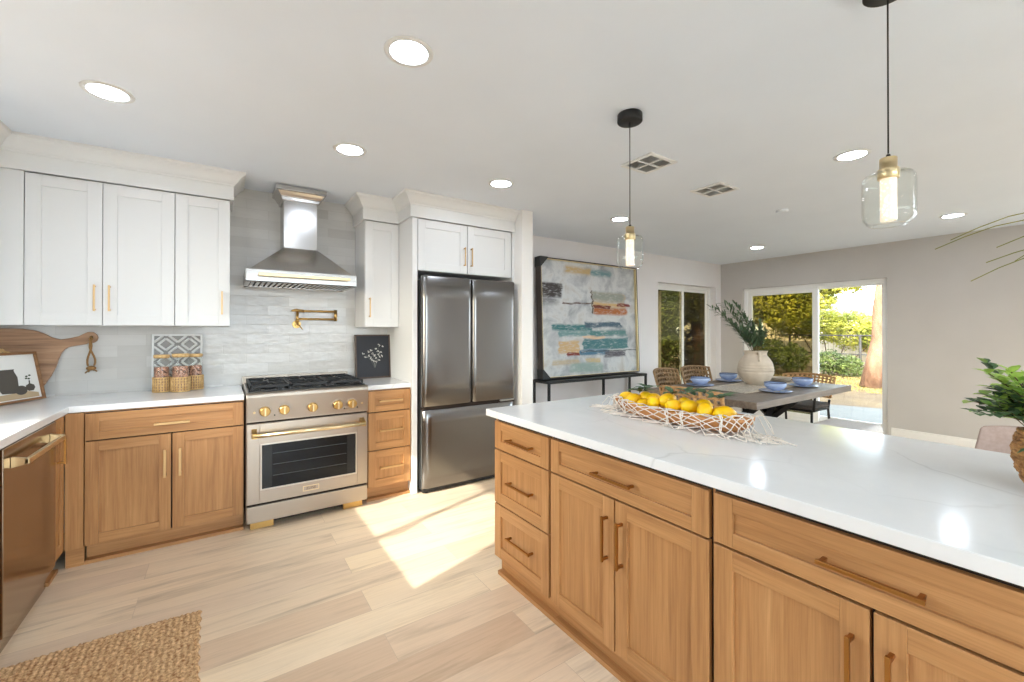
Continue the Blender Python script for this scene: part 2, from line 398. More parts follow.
mb = MB(); mb.box(XL, 1.29, YW - .012, YW, .915, ZC); structure('trim_1', mb, 'tile', label='glossy off-white stacked tile backsplash behind the range')
def frame_rect(mb, ax, fix0, fix1, a0, a1, z0, z1, t, tb=None):
    tb = t if tb is None else tb
    def b(p0, p1, q0, q1):
        if ax == 'x': mb.box(fix0, fix1, p0, p1, q0, q1)
        else: mb.box(p0, p1, fix0, fix1, q0, q1)
    b(a0, a0 + t, z0, z1); b(a1 - t, a1, z0, z1); b(a0 + t, a1 - t, z1 - t, z1); b(a0 + t, a1 - t, z0, z0 + tb)
# sliding glass door in the right wall
wd = thing('door_1', None, None, (XR, 2.76, 0)); tagk(wd)
mb = MB(); frame_rect(mb, 'x', .05, .15, -.92, .92, .0, 2.03, .05, .03); mb.build('door_frame', 'vinyl', wd, bevel=.003)
mb = MB(); frame_rect(mb, 'x', .06, .10, -.13, .875, .03, 1.985, .075, .09); s1 = mb.build('fixed_sash', 'vinyl', wd, bevel=.003)
mb = MB(); mb.box(.078, .083, -.056, .801, .11, 1.915); mb.build('glass_pane', 'pane_tint', s1)
mb = MB(); frame_rect(mb, 'x', .105, .135, -.875, -.055, .03, 1.985, .035, .09)
s2 = mb.build('sliding_sash', 'vinyl', wd, bevel=.003)
mb = MB(); mb.box(.118, .122, -.845, -.09, .11, 1.955); mb.build('glass_pane', 'pane', s2)
# window in the dining wall
wd = thing('window_1', None, None, (6.14, YW + .02, .25)); tagk(wd)
mb = MB(); frame_rect(mb, 'y', .10, .131, -.77, .77, 0, 1.83, .055); mb.build('window_frame', 'vinyl', wd, bevel=.003)
mb = MB(); frame_rect(mb, 'y', .10, .13, -.72, .02, .05, 1.78, .05); s1 = mb.build('sliding_sash', 'vinyl', wd, bevel=.003)
mb = MB(); mb.box(-.67, -.03, .112, .116, .1, 1.73); mb.build('glass_pane', 'pane_tint', s1)
mb = MB(); frame_rect(mb, 'y', .132, .16, -.02, .72, .05, 1.78, .045); s2 = mb.build('fixed_sash', 'vinyl', wd, bevel=.003)
mb = MB(); mb.box(.025, .675, .145, .149, .1, 1.735); mb.build('glass_pane', 'pane_screen', s2)
mb = MB(); mb.box(-.80, .80, -.005, .1, -.03, 0); mb.build('window_sill', 'trim', wd)
# kitchen window on the left wall, above the sink
wd = thing('window_2', None, None, (XL, 2.10, 1.03)); tagk(wd)
mb = MB(); frame_rect(mb, 'x', -.13, -.05, -.70, .70, 0, 1.07, .04); mb.box(-.12, -.06, -.02, .02, .04, 1.03); mb.build('window_frame', 'vinyl', wd, bevel=.003)
mb = MB(); mb.box(-.092, -.088, -.66, .66, .04, 1.03); mb.build('glass_pane', 'pane', wd)
for i, (a, b, z0) in enumerate(((-.6, 3.0, 0),)):  # added rear opening, unseen, letting skylight in as fill
    wd = thing('window_%d' % (i + 3), None, None, ((a + b) / 2, YB, z0)); tagk(wd); h = (b - a) / 2
    mb = MB(); frame_rect(mb, 'y', -.12, -.04, -h, h, 0, 2.2 - z0, .05); mb.box(-.04, .04, -.12, -.04, .05, 2.15 - z0)
    mb.build('window_frame', 'vinyl', wd, bevel=.003)
    mb = MB(); mb.box(-h + .05, h - .05, -.082, -.078, .05, 2.15 - z0); mb.build('glass_pane', 'pane', wd)
wd = thing('window_4', None, None, (XR, -1.0, .1)); tagk(wd)  # unseen opening added to brighten the dining area
mb = MB(); frame_rect(mb, 'x', .05, .13, -1.4, 1.4, 0, 2.2, .05); mb.box(.05, .13, -.03, .03, .05, 2.15); mb.build('window_frame', 'vinyl', wd, bevel=.003)
mb = MB(); mb.box(.088, .092, -1.35, 1.35, .05, 2.15); mb.build('glass_pane', 'pane', wd)
# baseboards
BP = [(0, 0), (.014, 0), (.014, .085), (.009, .095), (.009, .11), (0, .115)]
def baseboard(name, path):
    mb = MB(); sweep(mb, path, BP); structure(name, mb, 'trim')
baseboard('baseboard_right', [(XR, YW + .02), (XR, 3.70)]); baseboard('baseboard_right_front', [(XR, 1.80), (XR, .42)])
baseboard('baseboard_back', [(2.44, YW + .02), (XR, YW + .02)])

# ------------------------------------------------------------------ cabinets (local frame: x along the width, front face at y=0 looking to -y)
def shaker(name, parent, x0, x1, z0, z1, mats, rail=.058, th=.02, rec=.011, y=0.0, hz=None):
    """one shaker front: stiles and panel (slot 0, vertical grain), rails (slot 1)"""
    mb = MB(); r = min(rail, (z1 - z0) * .30)
    panel = 1 if (z1 - z0) < (x1 - x0) * .5 else 0
    mb.box(x0, x0 + rail, y, y + th, z0, z1, 0); mb.box(x1 - rail, x1, y, y + th, z0, z1, 0)
    mb.box(x0 + rail, x1 - rail, y + .0003, y + th, z1 - r, z1, 1); mb.box(x0 + rail, x1 - rail, y + .0003, y + th, z0, z0 + r, 1)
    mb.box(x0 + rail - .002, x1 - rail + .002, y + rec, y + th - .002, z0 + r - .002, z1 - r + .002, panel)
    o = mb.build(name, mats, parent, bevel=.0014); return o
def pull(parent, x, z, ln, vert, mat, out=.032, y=0.0, t=.010, name='handle'):
    mb = MB(); h = ln / 2
    if vert:
        mb.box(x - t / 2, x + t / 2, y - out - t * .35, y - out + t * .65, z - h, z + h)
        for s in (-1, 1): mb.box(x - t / 2, x + t / 2, y - out + t * .6, y + .001, z + s * (h - t) - t * .5 , z + s * (h - t) + t * .5)
    else:
        mb.box(x - h, x + h, y - out - t * .35, y - out + t * .65, z - t / 2, z + t / 2)
        for s in (-1, 1): mb.box(x + s * (h - t) - t * .5, x + s * (h - t) + t * .5, y - out + t * .6, y + .001, z - t / 2, z + t / 2)
    return mb.build(name, mat, parent, bevel=.001)
OAKM = ['oak_v', 'oak_h']; WHM = ['white', 'white']
G = .0018
def oak_base(name, label, cat, loc, rz, wdt, dep, fronts, pulls=.19, ptop=.875, pmat='bronze', toe=.035, toe_in=0, group=None):
    """fronts: list of ('drawer'|'door', x0, x1, z0, z1, handle) handle=(x,z,len,vert)"""
    t = thing(name, label, cat, loc, rz, group)
    mb = MB(); mb.box(.0, wdt, .021, dep, .105, ptop, 0)
    mb.build('body', ['oak_v'], t)
    mb = MB(); mb.box(.0, wdt, toe + .021, dep, .0, .105, 0); mb.box(0, wdt, min(toe, .02) + .002, toe + .021, 0, .020, 0)
    mb.build('toe_kick', 'oak_h', t)
    for kind, x0, x1, z0, z1, h in fronts:
        d = shaker(kind, t, x0 + G, x1 - G, z0 + G, z1 - G, OAKM)
        if h: pull(d, h[0], h[1], h[2], h[3], pmat, t=.010 if pmat == 'bronze' else .013)
    # thin dark sheet behind the fronts, gap shade put into its colour
    mb = MB(); mb.box(.004, wdt - .004, .0195, .0212, .112, ptop - .004); mb.build('face_gap', 'gap', t)
    return t
ZT = .852; ZD = .697; ZM = .402; ZB = .112
# island: fronts look towards -X
IR = R(-90); IX = 1.241
def isl(y): return 2.005 - y
mats = None
oak_base('island_cabinet', 'oak island drawer cabinet with three stacked drawers at the end facing the refrigerator', 'cabinet', (IX, 2.005, 0), IR, .478, .62,
    [('drawer', 0, .471, ZD + .004, ZT, (.256, .775, .205, 0)), ('drawer', 0, .471, ZM + .004, ZD, (.256, .552, .205, 0)), ('drawer', 0, .471, ZB, ZM, (.256, .268, .205, 0))], group='island cabinets')
def sink_like(y0, lab):
    t = oak_base('island_cabinet', lab, 'cabinet', (IX, y0, 0), IR, .782, .62,
        [('drawer', .007, .776, ZD + .004, ZT, (.39, .776, .20, 0)), ('door', .007, .3895, ZB, ZD, (.3895 - .035, .54, .175, 1)), ('door', .3935, .776, ZB, ZD, (.3935 + .035, .54, .175, 1))], group='island cabinets')
    return t
sink_like(1.527, 'oak island cabinet with a wide drawer over two doors, beside the three-drawer stack')
sink_like(.745, 'oak island cabinet with wide drawer over two doors, nearest the camera at bottom right')
sink_like(-.037, 'oak island cabinet with wide drawer over two doors, beyond the right picture edge')
t = thing('island_base_panel', 'oak panel closing the dining side and ends of the island', 'panel', (1.90, .6, 0))
mb = MB(); mb.box(-.017, .003, -1.42, 1.405, 0, .875); mb.box(-.636, -.017, 1.4055, 1.424, .105, .875); mb.box(-.60, -.017, 1.4055, 1.424, 0, .105)
mb.build('panel', 'oak_v', t, bevel=.001)
# island worktop
mb = MB(); mb.box(1.199, 2.27, -.86, 2.03, .8785, .915)
tag(mb.build('island_countertop', 'quartz', origin=(1.73, .6, .8785), bevel=.003), 'long white quartz island worktop with faint grey veins, on the oak island cabinets', 'countertop')
# kitchen wall base cabinets (face y=3.39)
FY = 3.39
oak_base('base_cabinet', 'oak base cabinet with one wide drawer over two doors, left of the range', 'cabinet', (-.657, FY, 0), 0, .775, .62,
    [('drawer', .003, .772, .712, .868, (.398, .776, .175, 0)), ('door', .003, .392, ZB, .708, (.363, .53, .17, 1)), ('door', .396, .772, ZB, .708, (.437, .53, .17, 1))], pmat='pull_gold', toe=.05)
oak_base('base_cabinet', 'narrow oak base cabinet with three drawers between the range and the refrigerator', 'cabinet', (.936, FY, 0), 0, .352, .62,
    [('drawer', .003, .349, .703, .870, (.177, .79, .19, 0)), ('drawer', .003, .349, .402, .699, (.181, .556, .19, 0)), ('drawer', .003, .349, ZB, .398, (.185, .262, .19, 0))], pmat='pull_gold', toe=.05)
# corner filler
t = thing('corner_filler', 'plain oak corner panel between the dishwasher run and the two-door base cabinet', 'panel', (-.70, 3.40, 0))
mb = MB(); mb.box(-.034, .042, -.008, .02, .108, .875); mb.build('panel', 'oak_v', t, bevel=.001)
mb = MB(); mb.box(-.034, .042, .012, .03, 0, .106); mb.build('toe_kick', 'oak_h', t)
# left run (faces +X)
LX = -.735
t = oak_base('narrow_cabinet', 'narrow oak pull-out cabinet between dishwasher and corner', 'cabinet', (LX, 3.228, 0), R(90), .16, .58,
    [('door', .003, .157, ZB, .868, (.035, .70, .15, 1))], pmat='bronze')
oak_base('sink_cabinet', 'oak sink base cabinet on the left run, near side of the dishwasher', 'cabinet', (LX, 1.66, 0), R(90), .895, .58,
    [('drawer', .003, .892, .712, .868, None), ('door', .003, .446, ZB, .708, (.40, .53, .17, 1)), ('door', .449, .892, ZB, .708, (.49, .53, .17, 1))], pmat='pull_gold')
oak_base('base_cabinet', 'oak base cabinet at the near end of the left run', 'cabinet', (LX, .76, 0), R(90), .895, .58,
    [('drawer', .003, .892, .712, .868, (.45, .79, .19, 0)), ('door', .003, .446, ZB, .708, (.40, .53, .17, 1)), ('door', .449, .892, ZB, .708, (.49, .53, .17, 1))], pmat='pull_gold')
# L-shaped worktop + small worktop right of the range
mb = MB(); mb.prism([(XL, .78), (-.72, .78), (-.72, 3.398), (.1195, 3.398), (.1195, YW - .012), (XL, YW - .012)], lambda u, v, k: (u, v, .878 + .037 * k))
tag(mb.build('corner_countertop', 'quartz', origin=(-1, 3.0, .878), bevel=.003), 'white quartz L-shaped worktop running from the left wall to the range', 'countertop')
mb = MB(); mb.box(.933, 1.2895, 3.398, YW - .012, .878, .915)
tag(mb.build('small_countertop', 'quartz', origin=(1.1, 3.7, .878), bevel=.003), 'short white quartz worktop between range and refrigerator panel', 'countertop')

# wall cabinets
def wall_cab(label, loc, rz, wdt, dep, hgt, doors, fill=None, group=None, name='wall_cabinet'):
    t = thing(name, label, 'cabinet', loc, rz, group)
    mb = MB(); mb.box(0, wdt, .021, dep, 0, hgt); 
    if fill: mb.box(fill[0], fill[1], .0, .021, 0, hgt)
    mb.build('body', 'white', t, bevel=.001)
    mb = MB(); mb.box(.004, wdt - .004, .0195, .0212, .004, hgt - .004); mb.build('face_gap', gap_shade, t)
    for x0, x1, h in doors:
        d = shaker('door', t, x0 + G, x1 - G, .002, hgt - .005, WHM, rail=.068)
        if h: pull(d, h[0], h[1], .165, 1, 'pull_gold', t=.009)
    return t
gap_shade = plain('grey_gap', (120, 116, 110), .8)  # grey face colour carries the shade between the white doors
UY = 3.69; UZ = 1.378; UH = 2.286 - 1.378
DU = YW - .013 - UY
wall_cab('white wall cabinet with a pair of doors, above the wooden board in the left corner', (-1.09, UY, UZ), 0, .817, DU, UH,
    [(.118, .457, (.423, .172, 1)), (.457, .817, (.492, .172, 1))], fill=(0, .116))
wall_cab('white single-door wall cabinet directly left of the range hood', (-.272, UY, UZ), 0, .312, DU, UH, [(.0, .312, (.265, .165, 1))])
wall_cab('narrow white wall cabinet between range hood and refrigerator', (.995, UY, UZ), 0, .294, DU, UH, [(.0, .294, (.035, .165, 1))])
wall_cab('white wall cabinet on the left wall, at the left edge of the picture', (-1.09, 2.85, UZ), R(90), .83, .265, UH, [(.0, .40, (.36, .17, 1)), (.405, .81, (.45, .17, 1))])
t = wall_cab('white cabinet with a pair of short doors above the refrigerator', (1.337, 3.38, 1.85), 0, .945, YW - .013 - 3.38, .436, [(.004, .468, (.435, .15, 1)), (.471, .940, (.504, .15, 1))])
# refrigerator side panel and right filler
mb = MB(); mb.box(1.2905, 1.3345, 3.372, YW - .001, 0, 2.286)
tag(mb.build('tall_panel', 'white', origin=(1.31, 3.7, 0), bevel=.002), 'tall white panel between the drawer cabinet and the refrigerator', 'panel')
mb = MB(); mb.box(2.2835, 2.3095, 3.372, YW - .001, 0, 2.286)
tag(mb.build('filler_panel', 'white', origin=(2.297, 3.7, 0), bevel=.002), 'tall white filler strip right of the refrigerator, against the white partition', 'panel')
# crown
CP = [(0, 2.287), (.020, 2.287), (.020, 2.384), (.026, 2.386), (.028, 2.396), (.036, 2.402), (.046, 2.414), (.056, 2.430), (.068, 2.446), (.084, 2.458), (.092, 2.462), (.094, 2.4795), (0, 2.4795)]
mb = MB(); sweep(mb, [(-1.09, .9), (-1.09, 3.69), (.041, 3.69), (.041, YW - .014)], CP)
tag(mb.build('crown_molding', 'white', origin=(-.5, 3.69, 2.29)), 'white stepped crown moulding over the left wall cabinets, up to the ceiling', 'molding')
mb = MB(); sweep(mb, [(.994, YW - .014), (.994, 3.69), (1.289, 3.69), (1.289, 3.38), (2.309, 3.38)], CP)
tag(mb.build('crown_molding', 'white', origin=(1.7, 3.38, 2.29)), 'white stepped crown moulding over the narrow cabinet and the refrigerator', 'molding')

# ------------------------------------------------------------------ range (local: x 0.. .786, front y=0 at Y=3.33)
RW = .788
rg = thing('range', 'stainless steel gas range with gold knobs and gold oven handle between oak cabinets', 'range', (.128, 3.345, 0))
mb = MB(); mb.box(0, RW, .0, .66, .075, .90)
mb.build('body', 'steel', rg, bevel=.002)
mb = MB(); mb.box(-.0015, .0, .03, .66, .07, .9); mb.box(RW, RW + .0015, .03, .66, .07, .9); mb.build('side_shadow_gap', 'gap', rg)  # thin dark strips, shade of the side gaps painted as their colour
# control panel, slightly sloped, bullnose top
mb = MB(); P = [(-.028, .735), (-.028, .742), (-.040, .86), (-.044, .90), (-.040, .918), (-.028, .928), (-.01, .931), (.62, .931), (.62, .895), (.0, .895), (.0, .735)]
mb.prism(P, lambda u, v, k: (k * RW, u, v)); cp = mb.build('control_panel', 'steel', rg, bevel=.002)
mb = MB(); mb.box(.003, RW - .003, -.012, .0, .722, .735); mb.build('vent_gap', 'gap', rg)
for i, kx in enumerate((.106, .221, .399, .568, .668)):
    mb = MB(); c = Vector((kx, -.036, .806)); d = Vector((0, -1, -.09)).normalized()
    mb.tube([c + d * 0.001, c + d * .010], .039, 28, mi=1)
    mb.tube([c + d * .010, c + d * .012, c + d * .030, c + d * .034], [.031, .034, .031, .027], 28, mi=0)
    k = mb.build('knob', ['gold', 'steel'], rg, bevel=.001)
    mb = MB(); mb.box(kx - .005, kx + .005, -.082, -.066, .778, .828); mb.build('grip', 'gold_pale', k, bevel=.0015)
for kx in (.045, .742):
    mb = MB(); c = Vector((kx, -.036, .80)); d = Vector((0, -1, -.09)).normalized(); mb.tube([c, c + d * .006], .008, 16); mb.tube([c + d * .006, c + d * .008], .005, 12)
    mb.build('button', 'gold_pale', rg)
for kx in (.163, .615, .708):
    mb = MB(); mb.box(kx - .004, kx + .004, -.0375, -.034, .768, .776); mb.build('indicator', 'enamel', rg)
# oven door
mb = MB(); frame_rect(mb, 'y', -.028, .0, .003, RW - .003, .188, .722, .075); mb.box(.078, RW - .078, -.028, .0, .63, .648); mb.box(.078, RW - .078, -.028, .0, .263, .282)
od = mb.build('oven_door', 'steel', rg, bevel=.002)
mb = MB(); frame_rect(mb, 'y', -.031, -.026, .080, RW - .080, .272, .585, .010); mb.build('window_trim', plain('oven_trim', (206, 198, 186), .3, 1), od, bevel=.0015)
mb = MB(); mb.box(.078, RW - .078, -.0281, .0, .58, .65); mb.build('door_skin', 'steel', od)
m = NM('oven_glass'); m.set(Base_Color=lin((14, 14, 15)), Roughness=.08); m.b.inputs['Specular IOR Level'].default_value = .28
mb = MB(); mb.box(.088, RW - .088, -.0265, -.020, .278, .58); mb.build('oven_window', m.m, od)
mb = MB(); mb.box(.088, .150, -.0272, -.0262, .282, .575); mb.build('window_border', 'enamel', od)
mb = MB(); mb.box(RW - .150, RW - .088, -.0272, -.0262, .282, .575); mb.build('window_border', 'enamel', od)
mb = MB()
for i in range(3): mb.box(.155, RW - .155, -.0270, -.0264, .36 + i * .075, .3625 + i * .075)
mb.build('oven_rack', plain('rack_wire', (84, 86, 86), .3, .8), od)
# handle
mb = MB(); mb.cyl((.035, -.088, .652), (RW - .035, -.088, .652), .0135, 20)
hd = mb.build('handle', 'gold_pale', od)
for kx in (.045, RW - .045):
    mb = MB(); mb.hull8([(kx - .016, -.026, .632), (kx + .016, -.026, .632), (kx + .016, -.026, .690), (kx - .016, -.026, .690)], [(kx - .013, -.098, .636), (kx + .013, -.098, .636), (kx + .013, -.095, .668), (kx - .013, -.095, .668)])
    mb.build('handle_bracket', 'gold', hd, bevel=.002)
mb = MB(); frame_rect(mb, 'y', -.0325, -.028, .340, .445, .214, .250, .004); mb.box(.344, .441, -.030, -.028, .217, .247, 1)
bd = mb.build('badge', ['gold_pale', 'steel'], od, bevel=.0008)
text_part('lettering', 'ZLINE', .024, plain('badge_letter', (110, 84, 54), .4, .6), bd, (.3925, -.0303, .232), (R(90), 0, 0), .0004)
mb = MB(); mb.box(.003, RW - .003, -.010, .0, .172, .188); mb.build('door_gap', 'gap', rg)
mb = MB(); mb.box(.003, RW - .003, -.026, .0, .062, .172); mb.build('bottom_drawer', 'steel', rg, bevel=.003)
for kx, dy in ((.025, .0), (RW - .165, .0)):
    mb = MB(); mb.box(kx, kx + .14, .030, .07, .0, .075); mb.build('leg', 'gold', rg, bevel=.002)
for kx in (.08, RW - .08):
    mb = MB(); mb.cyl((kx, .6, 0), (kx, .6, .08), .02, 12); mb.build('rear_leg', 'black', rg)
mb = MB(); mb.box(.05, RW - .05, .06, .62, .02, .072); mb.build('underside', 'gap', rg)
# cooktop
mb = MB(); mb.box(.010, RW - .010, .012, .600, .931, .938); mb.build('cooktop', 'enamel', rg, bevel=.002)
mb = MB(); mb.box(0, RW, .605, .66, .90, .985); mb.box(.02, RW - .02, .598, .606, .936, .972); mb.build('backguard', 'steel', rg, bevel=.002)
mb = MB(); 
for i in range(26): mb.box(.03 + i * .0285, .05 + i * .0285, .6035, .6055, .945, .968)
mb.build('vent_slots', 'gap', rg)
for i in range(3):
    x0 = .022 + i * .2495; x1 = x0 + .2445; mb = MB(); zt = .972; yb0 = .020; yb1 = .585
    for y in (yb0, yb1 - .012, (yb0 + yb1) / 2 - .006): mb.box(x0, x1, y, y + .012, zt - .016, zt)
    for x in (x0, x1 - .012): mb.box(x, x + .012, yb0, yb1, zt - .016, zt)
    for (x, y) in ((x0, yb0), (x1 - .012, yb0), (x0, yb1 - .012), (x1 - .012, yb1 - .012)): mb.box(x, x + .012, y, y + .012, .938, zt - .016)
    xm = (x0 + x1) / 2
    for yc in (.16, .445):
        for a in range(4):
            aa = R(45 + 90 * a); c, s_ = math.cos(aa), math.sin(aa)
            p0 = Vector((xm + c * .03, yc + s_ * .03, zt - .006)); p1 = Vector((xm + c * .125, yc + s_ * .125, zt - .006))
            mb.tube([p0, p1], .006, 4)
        mb.box(x0, xm - .05, yc - .005, yc + .005, zt - .012, zt); mb.box(xm + .05, x1, yc - .005, yc + .005, zt - .012, zt)
        mb.box(xm - .005, xm + .005, yc - .13, yc - .05, zt - .012, zt); mb.box(xm - .005, xm + .005, yc + .05, yc + .13, zt - .012, zt)
    mb.build('grate', 'iron', rg, bevel=.0015)
    for yc in (.16, .445):
        mb = MB(); mb.lathe([(.05, .938), (.048, .946), (.032, .95), (.032, .957), (.028, .960)], (xm, yc, 0), 20); mb.build('burner', 'iron', rg)
# ------------------------------------------------------------------ hood
hx = .131; HW = .757
hd = thing('range_hood', 'stainless steel pyramid range hood with a gold rail on the tiled wall', 'range hood', (.5095, 3.78, 1.672))
def H(x, y, z): return (x - .5095, y - 3.78, z - 1.672)
mb = MB(); x0, x1 = hx, hx + HW; y0, y1 = 3.535, YW - .0125; z0, z1 = 1.695, 1.785
for a in ((x0, x1, y0, y0 + .004), (x0, x0 + .004, y0, y1), (x1 - .004, x1, y0, y1), (x0, x1, y1 - .004, y1)):
    mb.box(a[0] - .5095, a[1] - .5095, a[2] - 3.78, a[3] - 3.78, z0 - 1.672, z1 - 1.672)
mb.build('lip', 'hood_steel', hd, bevel=.001)
mb = MB(); tx0, tx1, ty0 = .392, .632, 3.765
mb.hull8([H(x0 + .02, y0 + .02, z1), H(x1 - .02, y0 + .02, z1), H(x1 - .02, y1, z1), H(x0 + .02, y1, z1)], [H(tx0, ty0, 1.998), H(tx1, ty0, 1.998), H(tx1, y1, 1.998), H(tx0, y1, 1.998)])
mb.hull8([H(x0, y0, z1 - .004), H(x1, y0, z1 - .004), H(x1, y1, z1 - .004), H(x0, y1, z1 - .004)], [H(x0 + .004, y0 + .004, z1 + .001), H(x1 - .004, y0 + .004, z1 + .001), H(x1 - .004, y1, z1 + .001), H(x0 + .004, y1, z1 + .001)])
mb.build('canopy', 'hood_steel', hd, bevel=.001)
mb = MB(); mb.hull8([H(tx0, ty0, 1.996), H(tx1, ty0, 1.996), H(tx1, y1, 1.996), H(tx0, y1, 1.996)], [H(tx0, ty0, 2.40), H(tx1, ty0, 2.40), H(tx1, y1, 2.40), H(tx0, y1, 2.40)]); mb.build('chimney', 'hood_steel', hd, bevel=.001)
mb = MB(); HP = [(0, 2.37), (.012, 2.372), (.014, 2.392), (.022, 2.398), (.032, 2.415), (.046, 2.432), (.060, 2.438), (.062, 2.470), (0, 2.470)]
sweep(mb, [(tx0 - .5095, y1 - 3.78), (tx0 - .5095, ty0 - 3.78), (tx1 - .5095, ty0 - 3.78), (tx1 - .5095, y1 - 3.78)], [(o, z - 1.672) for o, z in HP])
mb.build('crown', 'hood_steel', hd, bevel=.0008)
# baffle filter
mb = MB(); n = 20; bx0, bx1 = x0 + .03, x1 - .03
for i in range(n):
    cx = bx0 + (i + .5) * (bx1 - bx0) / n; wv = (bx1 - bx0) / n * .30
    mb.hull8([H(cx - wv, y0 + .03, 1.700), H(cx + wv, y0 + .03, 1.700), H(cx + wv, y1 - .06, 1.700), H(cx - wv, y1 - .06, 1.700)], [H(cx - wv + .006, y0 + .03, 1.708), H(cx + wv + .006, y0 + .03, 1.708), H(cx + wv + .006, y1 - .06, 1.708), H(cx - wv + .006, y1 - .06, 1.708)])
mb.box(x0 + .004 - .5095, x1 - .004 - .5095, y0 - 3.78, y0 + .03 - 3.78, .024, .030); mb.box(x0 + .004 - .5095, x1 - .004 - .5095, y1 - .06 - 3.78, y1 - 3.78, .024, .030)
mb.box(bx0 - .026 - .5095, bx0 - .5095, y0 - 3.78, y1 - 3.78, .024, .030); mb.box(bx1 - .5095, bx1 + .026 - .5095, y0 - 3.78, y1 - 3.78, .024, .030)
mb.build('baffle_filter', 'hood_steel', hd)
mb = MB(); mb.box(x0 + .01 - .5095, x1 - .01 - .5095, y0 + .01 - 3.78, y1 - .01 - 3.78, .05, .055); mb.build('filter_cavity', 'gap', hd)
mb = MB(); mb.box(.208 - .5095, .828 - .5095, 3.487 - 3.78, 3.499 - 3.78, 1.735 - 1.672, 1.757 - 1.672); rl = mb.build('rail', 'gold_pale', hd, bevel=.002)
for x in (.24, .80):
    mb = MB(); mb.box(x - .006 - .5095, x + .006 - .5095, 3.499 - 3.78, 3.536 - 3.78, .068, .080); mb.build('rail_post', 'gold', rl)
# ------------------------------------------------------------------ pot filler
pf = thing('pot_filler', 'gold folding pot filler tap on the tiled wall under the hood', 'faucet', (.515, YW - .0125, 1.40))
mb = MB(); mb.tube([(0, 0, 0), (0, -.012, 0)], .032, 24); mb.tube([(0, -.012, 0), (0, -.055, 0)], .015, 16); mb.tube([(0, -.05, -.005), (0, -.05, .11)], .011, 14); mb.tube([(0, -.05, .018), (0, -.05, .045)], .015, 14)
mb.build('wall_mount', 'gold', pf)
mb = MB(); mb.tube([(0, -.05, .045), (.30, -.06, .045)], .009, 12); mb.build('lower_arm', 'gold', pf)
mb = MB(); mb.tube([(.30, -.06, .030), (.30, -.06, .125)], .013, 14); mb.build('joint', 'gold', pf)
mb = MB(); mb.tube([(.30, -.06, .112), (.0, -.05, .112)], .009, 12); mb.tube([(.045, -.052, .112), (-.01, -.052, .118), (-.045, -.055, .112)], [.012, .013, .006], 12); mb.build('upper_arm', 'gold', pf)
mb = MB(); mb.tube([(0, -.055, 0), (.012, -.085, -.012)], .008, 12); mb.tube([(.012, -.085, -.012), (.035, -.09, -.045)], .0045, 8); mb.build('lever', 'gold', pf)

# ------------------------------------------------------------------ refrigerator
fx0, fx1 = 1.351, 2.268; FW = fx1 - fx0; fy = 3.285
fr = thing('refrigerator', 'stainless french-door refrigerator with bottom freezer under white cabinets', 'refrigerator', (fx0, fy, 0))
mb = MB(); mb.box(.006, FW - .006, .075, .72, .03, 1.775); mb.build('body', plain('fridge_side_grey', (96, 95, 94), .45, .4), fr, bevel=.004)
def fdoor(name, x0, x1, z0, z1, bul=.014):
    mb = MB(); n = 24; mv = 3; zs = [z0, z0 + .010] + [z0 + .010 + (z1 - z0 - .02) * k / 6 for k in range(1, 6)] + [z1 - .010, z1]
    g = []
    for iz, z in enumerate(zs):
        row = []
        for i in range(n + 1):
            u = i / n; x = x0 + (x1 - x0) * u
            y = bul * (2 * u - 1) ** 2 * .35
            e = min(u, 1 - u) * (x1 - x0)
            if e < .022: y += .022 - math.sqrt(max(0, .022 ** 2 - (.022 - e) ** 2))
            if iz in (0, len(zs) - 1): y += .008
            row.append(mb.bm.verts.new((x, y, z)))
        g.append(row)
    for a, b in zip(g, g[1:]):
        for i in range(n): mb.bm.faces.new((a[i], a[i + 1], b[i + 1], b[i])).smooth = True
    bk = .068
    bl = [[mb.bm.verts.new((x, bk, z)) for x in (x0, x1)] for z in (z0, z1)]
    mb.bm.faces.new([bl[0][0], bl[1][0]] + [r[0] for r in g[::-1]]); mb.bm.faces.new([bl[1][1], bl[0][1]] + [r[-1] for r in g])
    mb.bm.faces.new(g[0][::-1] + [bl[0][0], bl[0][1]][::1]); mb.bm.faces.new(g[-1] + [bl[1][1], bl[1][0]]); mb.bm.faces.new([bl[0][1], bl[0][0], bl[1][0], bl[1][1]])
    return mb.build(name, 'fridge_steel', fr)
dl = fdoor('left_door', .0, .4565, .715, 1.80); dr = fdoor('right_door', .4605, FW, .715, 1.80); fz = fdoor('freezer_drawer', .0, FW, .045, .693, .010)
mb = MB(); mb.box(.004, FW - .004, .016, .07, .693, .715); mb.box(.4566, .4604, .03, .07, .715, 1.79); mb.build('door_seal', 'gap', fr)
mb = MB(); mb.box(.01, FW - .01, .03, .1, .012, .044); mb.build('kick_grille', 'black', fr)
for x in (.05, FW - .05):
    mb = MB(); mb.cyl((x, .06, 0), (x, .06, .03), .016, 12); mb.build('foot', 'black', fr)
for x in (.02, FW - .075):
    mb = MB(); mb.box(x, x + .055, .02, .09, 1.776, 1.806); mb.build('hinge_cover', plain('hinge_grey', (120, 120, 120), .5), fr, bevel=.004)
mb = MB(); mb.box(FW - .17, FW - .02, -.002, .02, .702, .716); mb.build('pocket_handle', plain('handle_grey', (186, 186, 184), .3, .8), fr, bevel=.003)
logo = text_part('logo_lettering', 'LG', .022, plain('logo_grey', (70, 70, 72), .4, .5), dl, (.085, .0045, 1.748), (R(90), 0, 0), .0004)
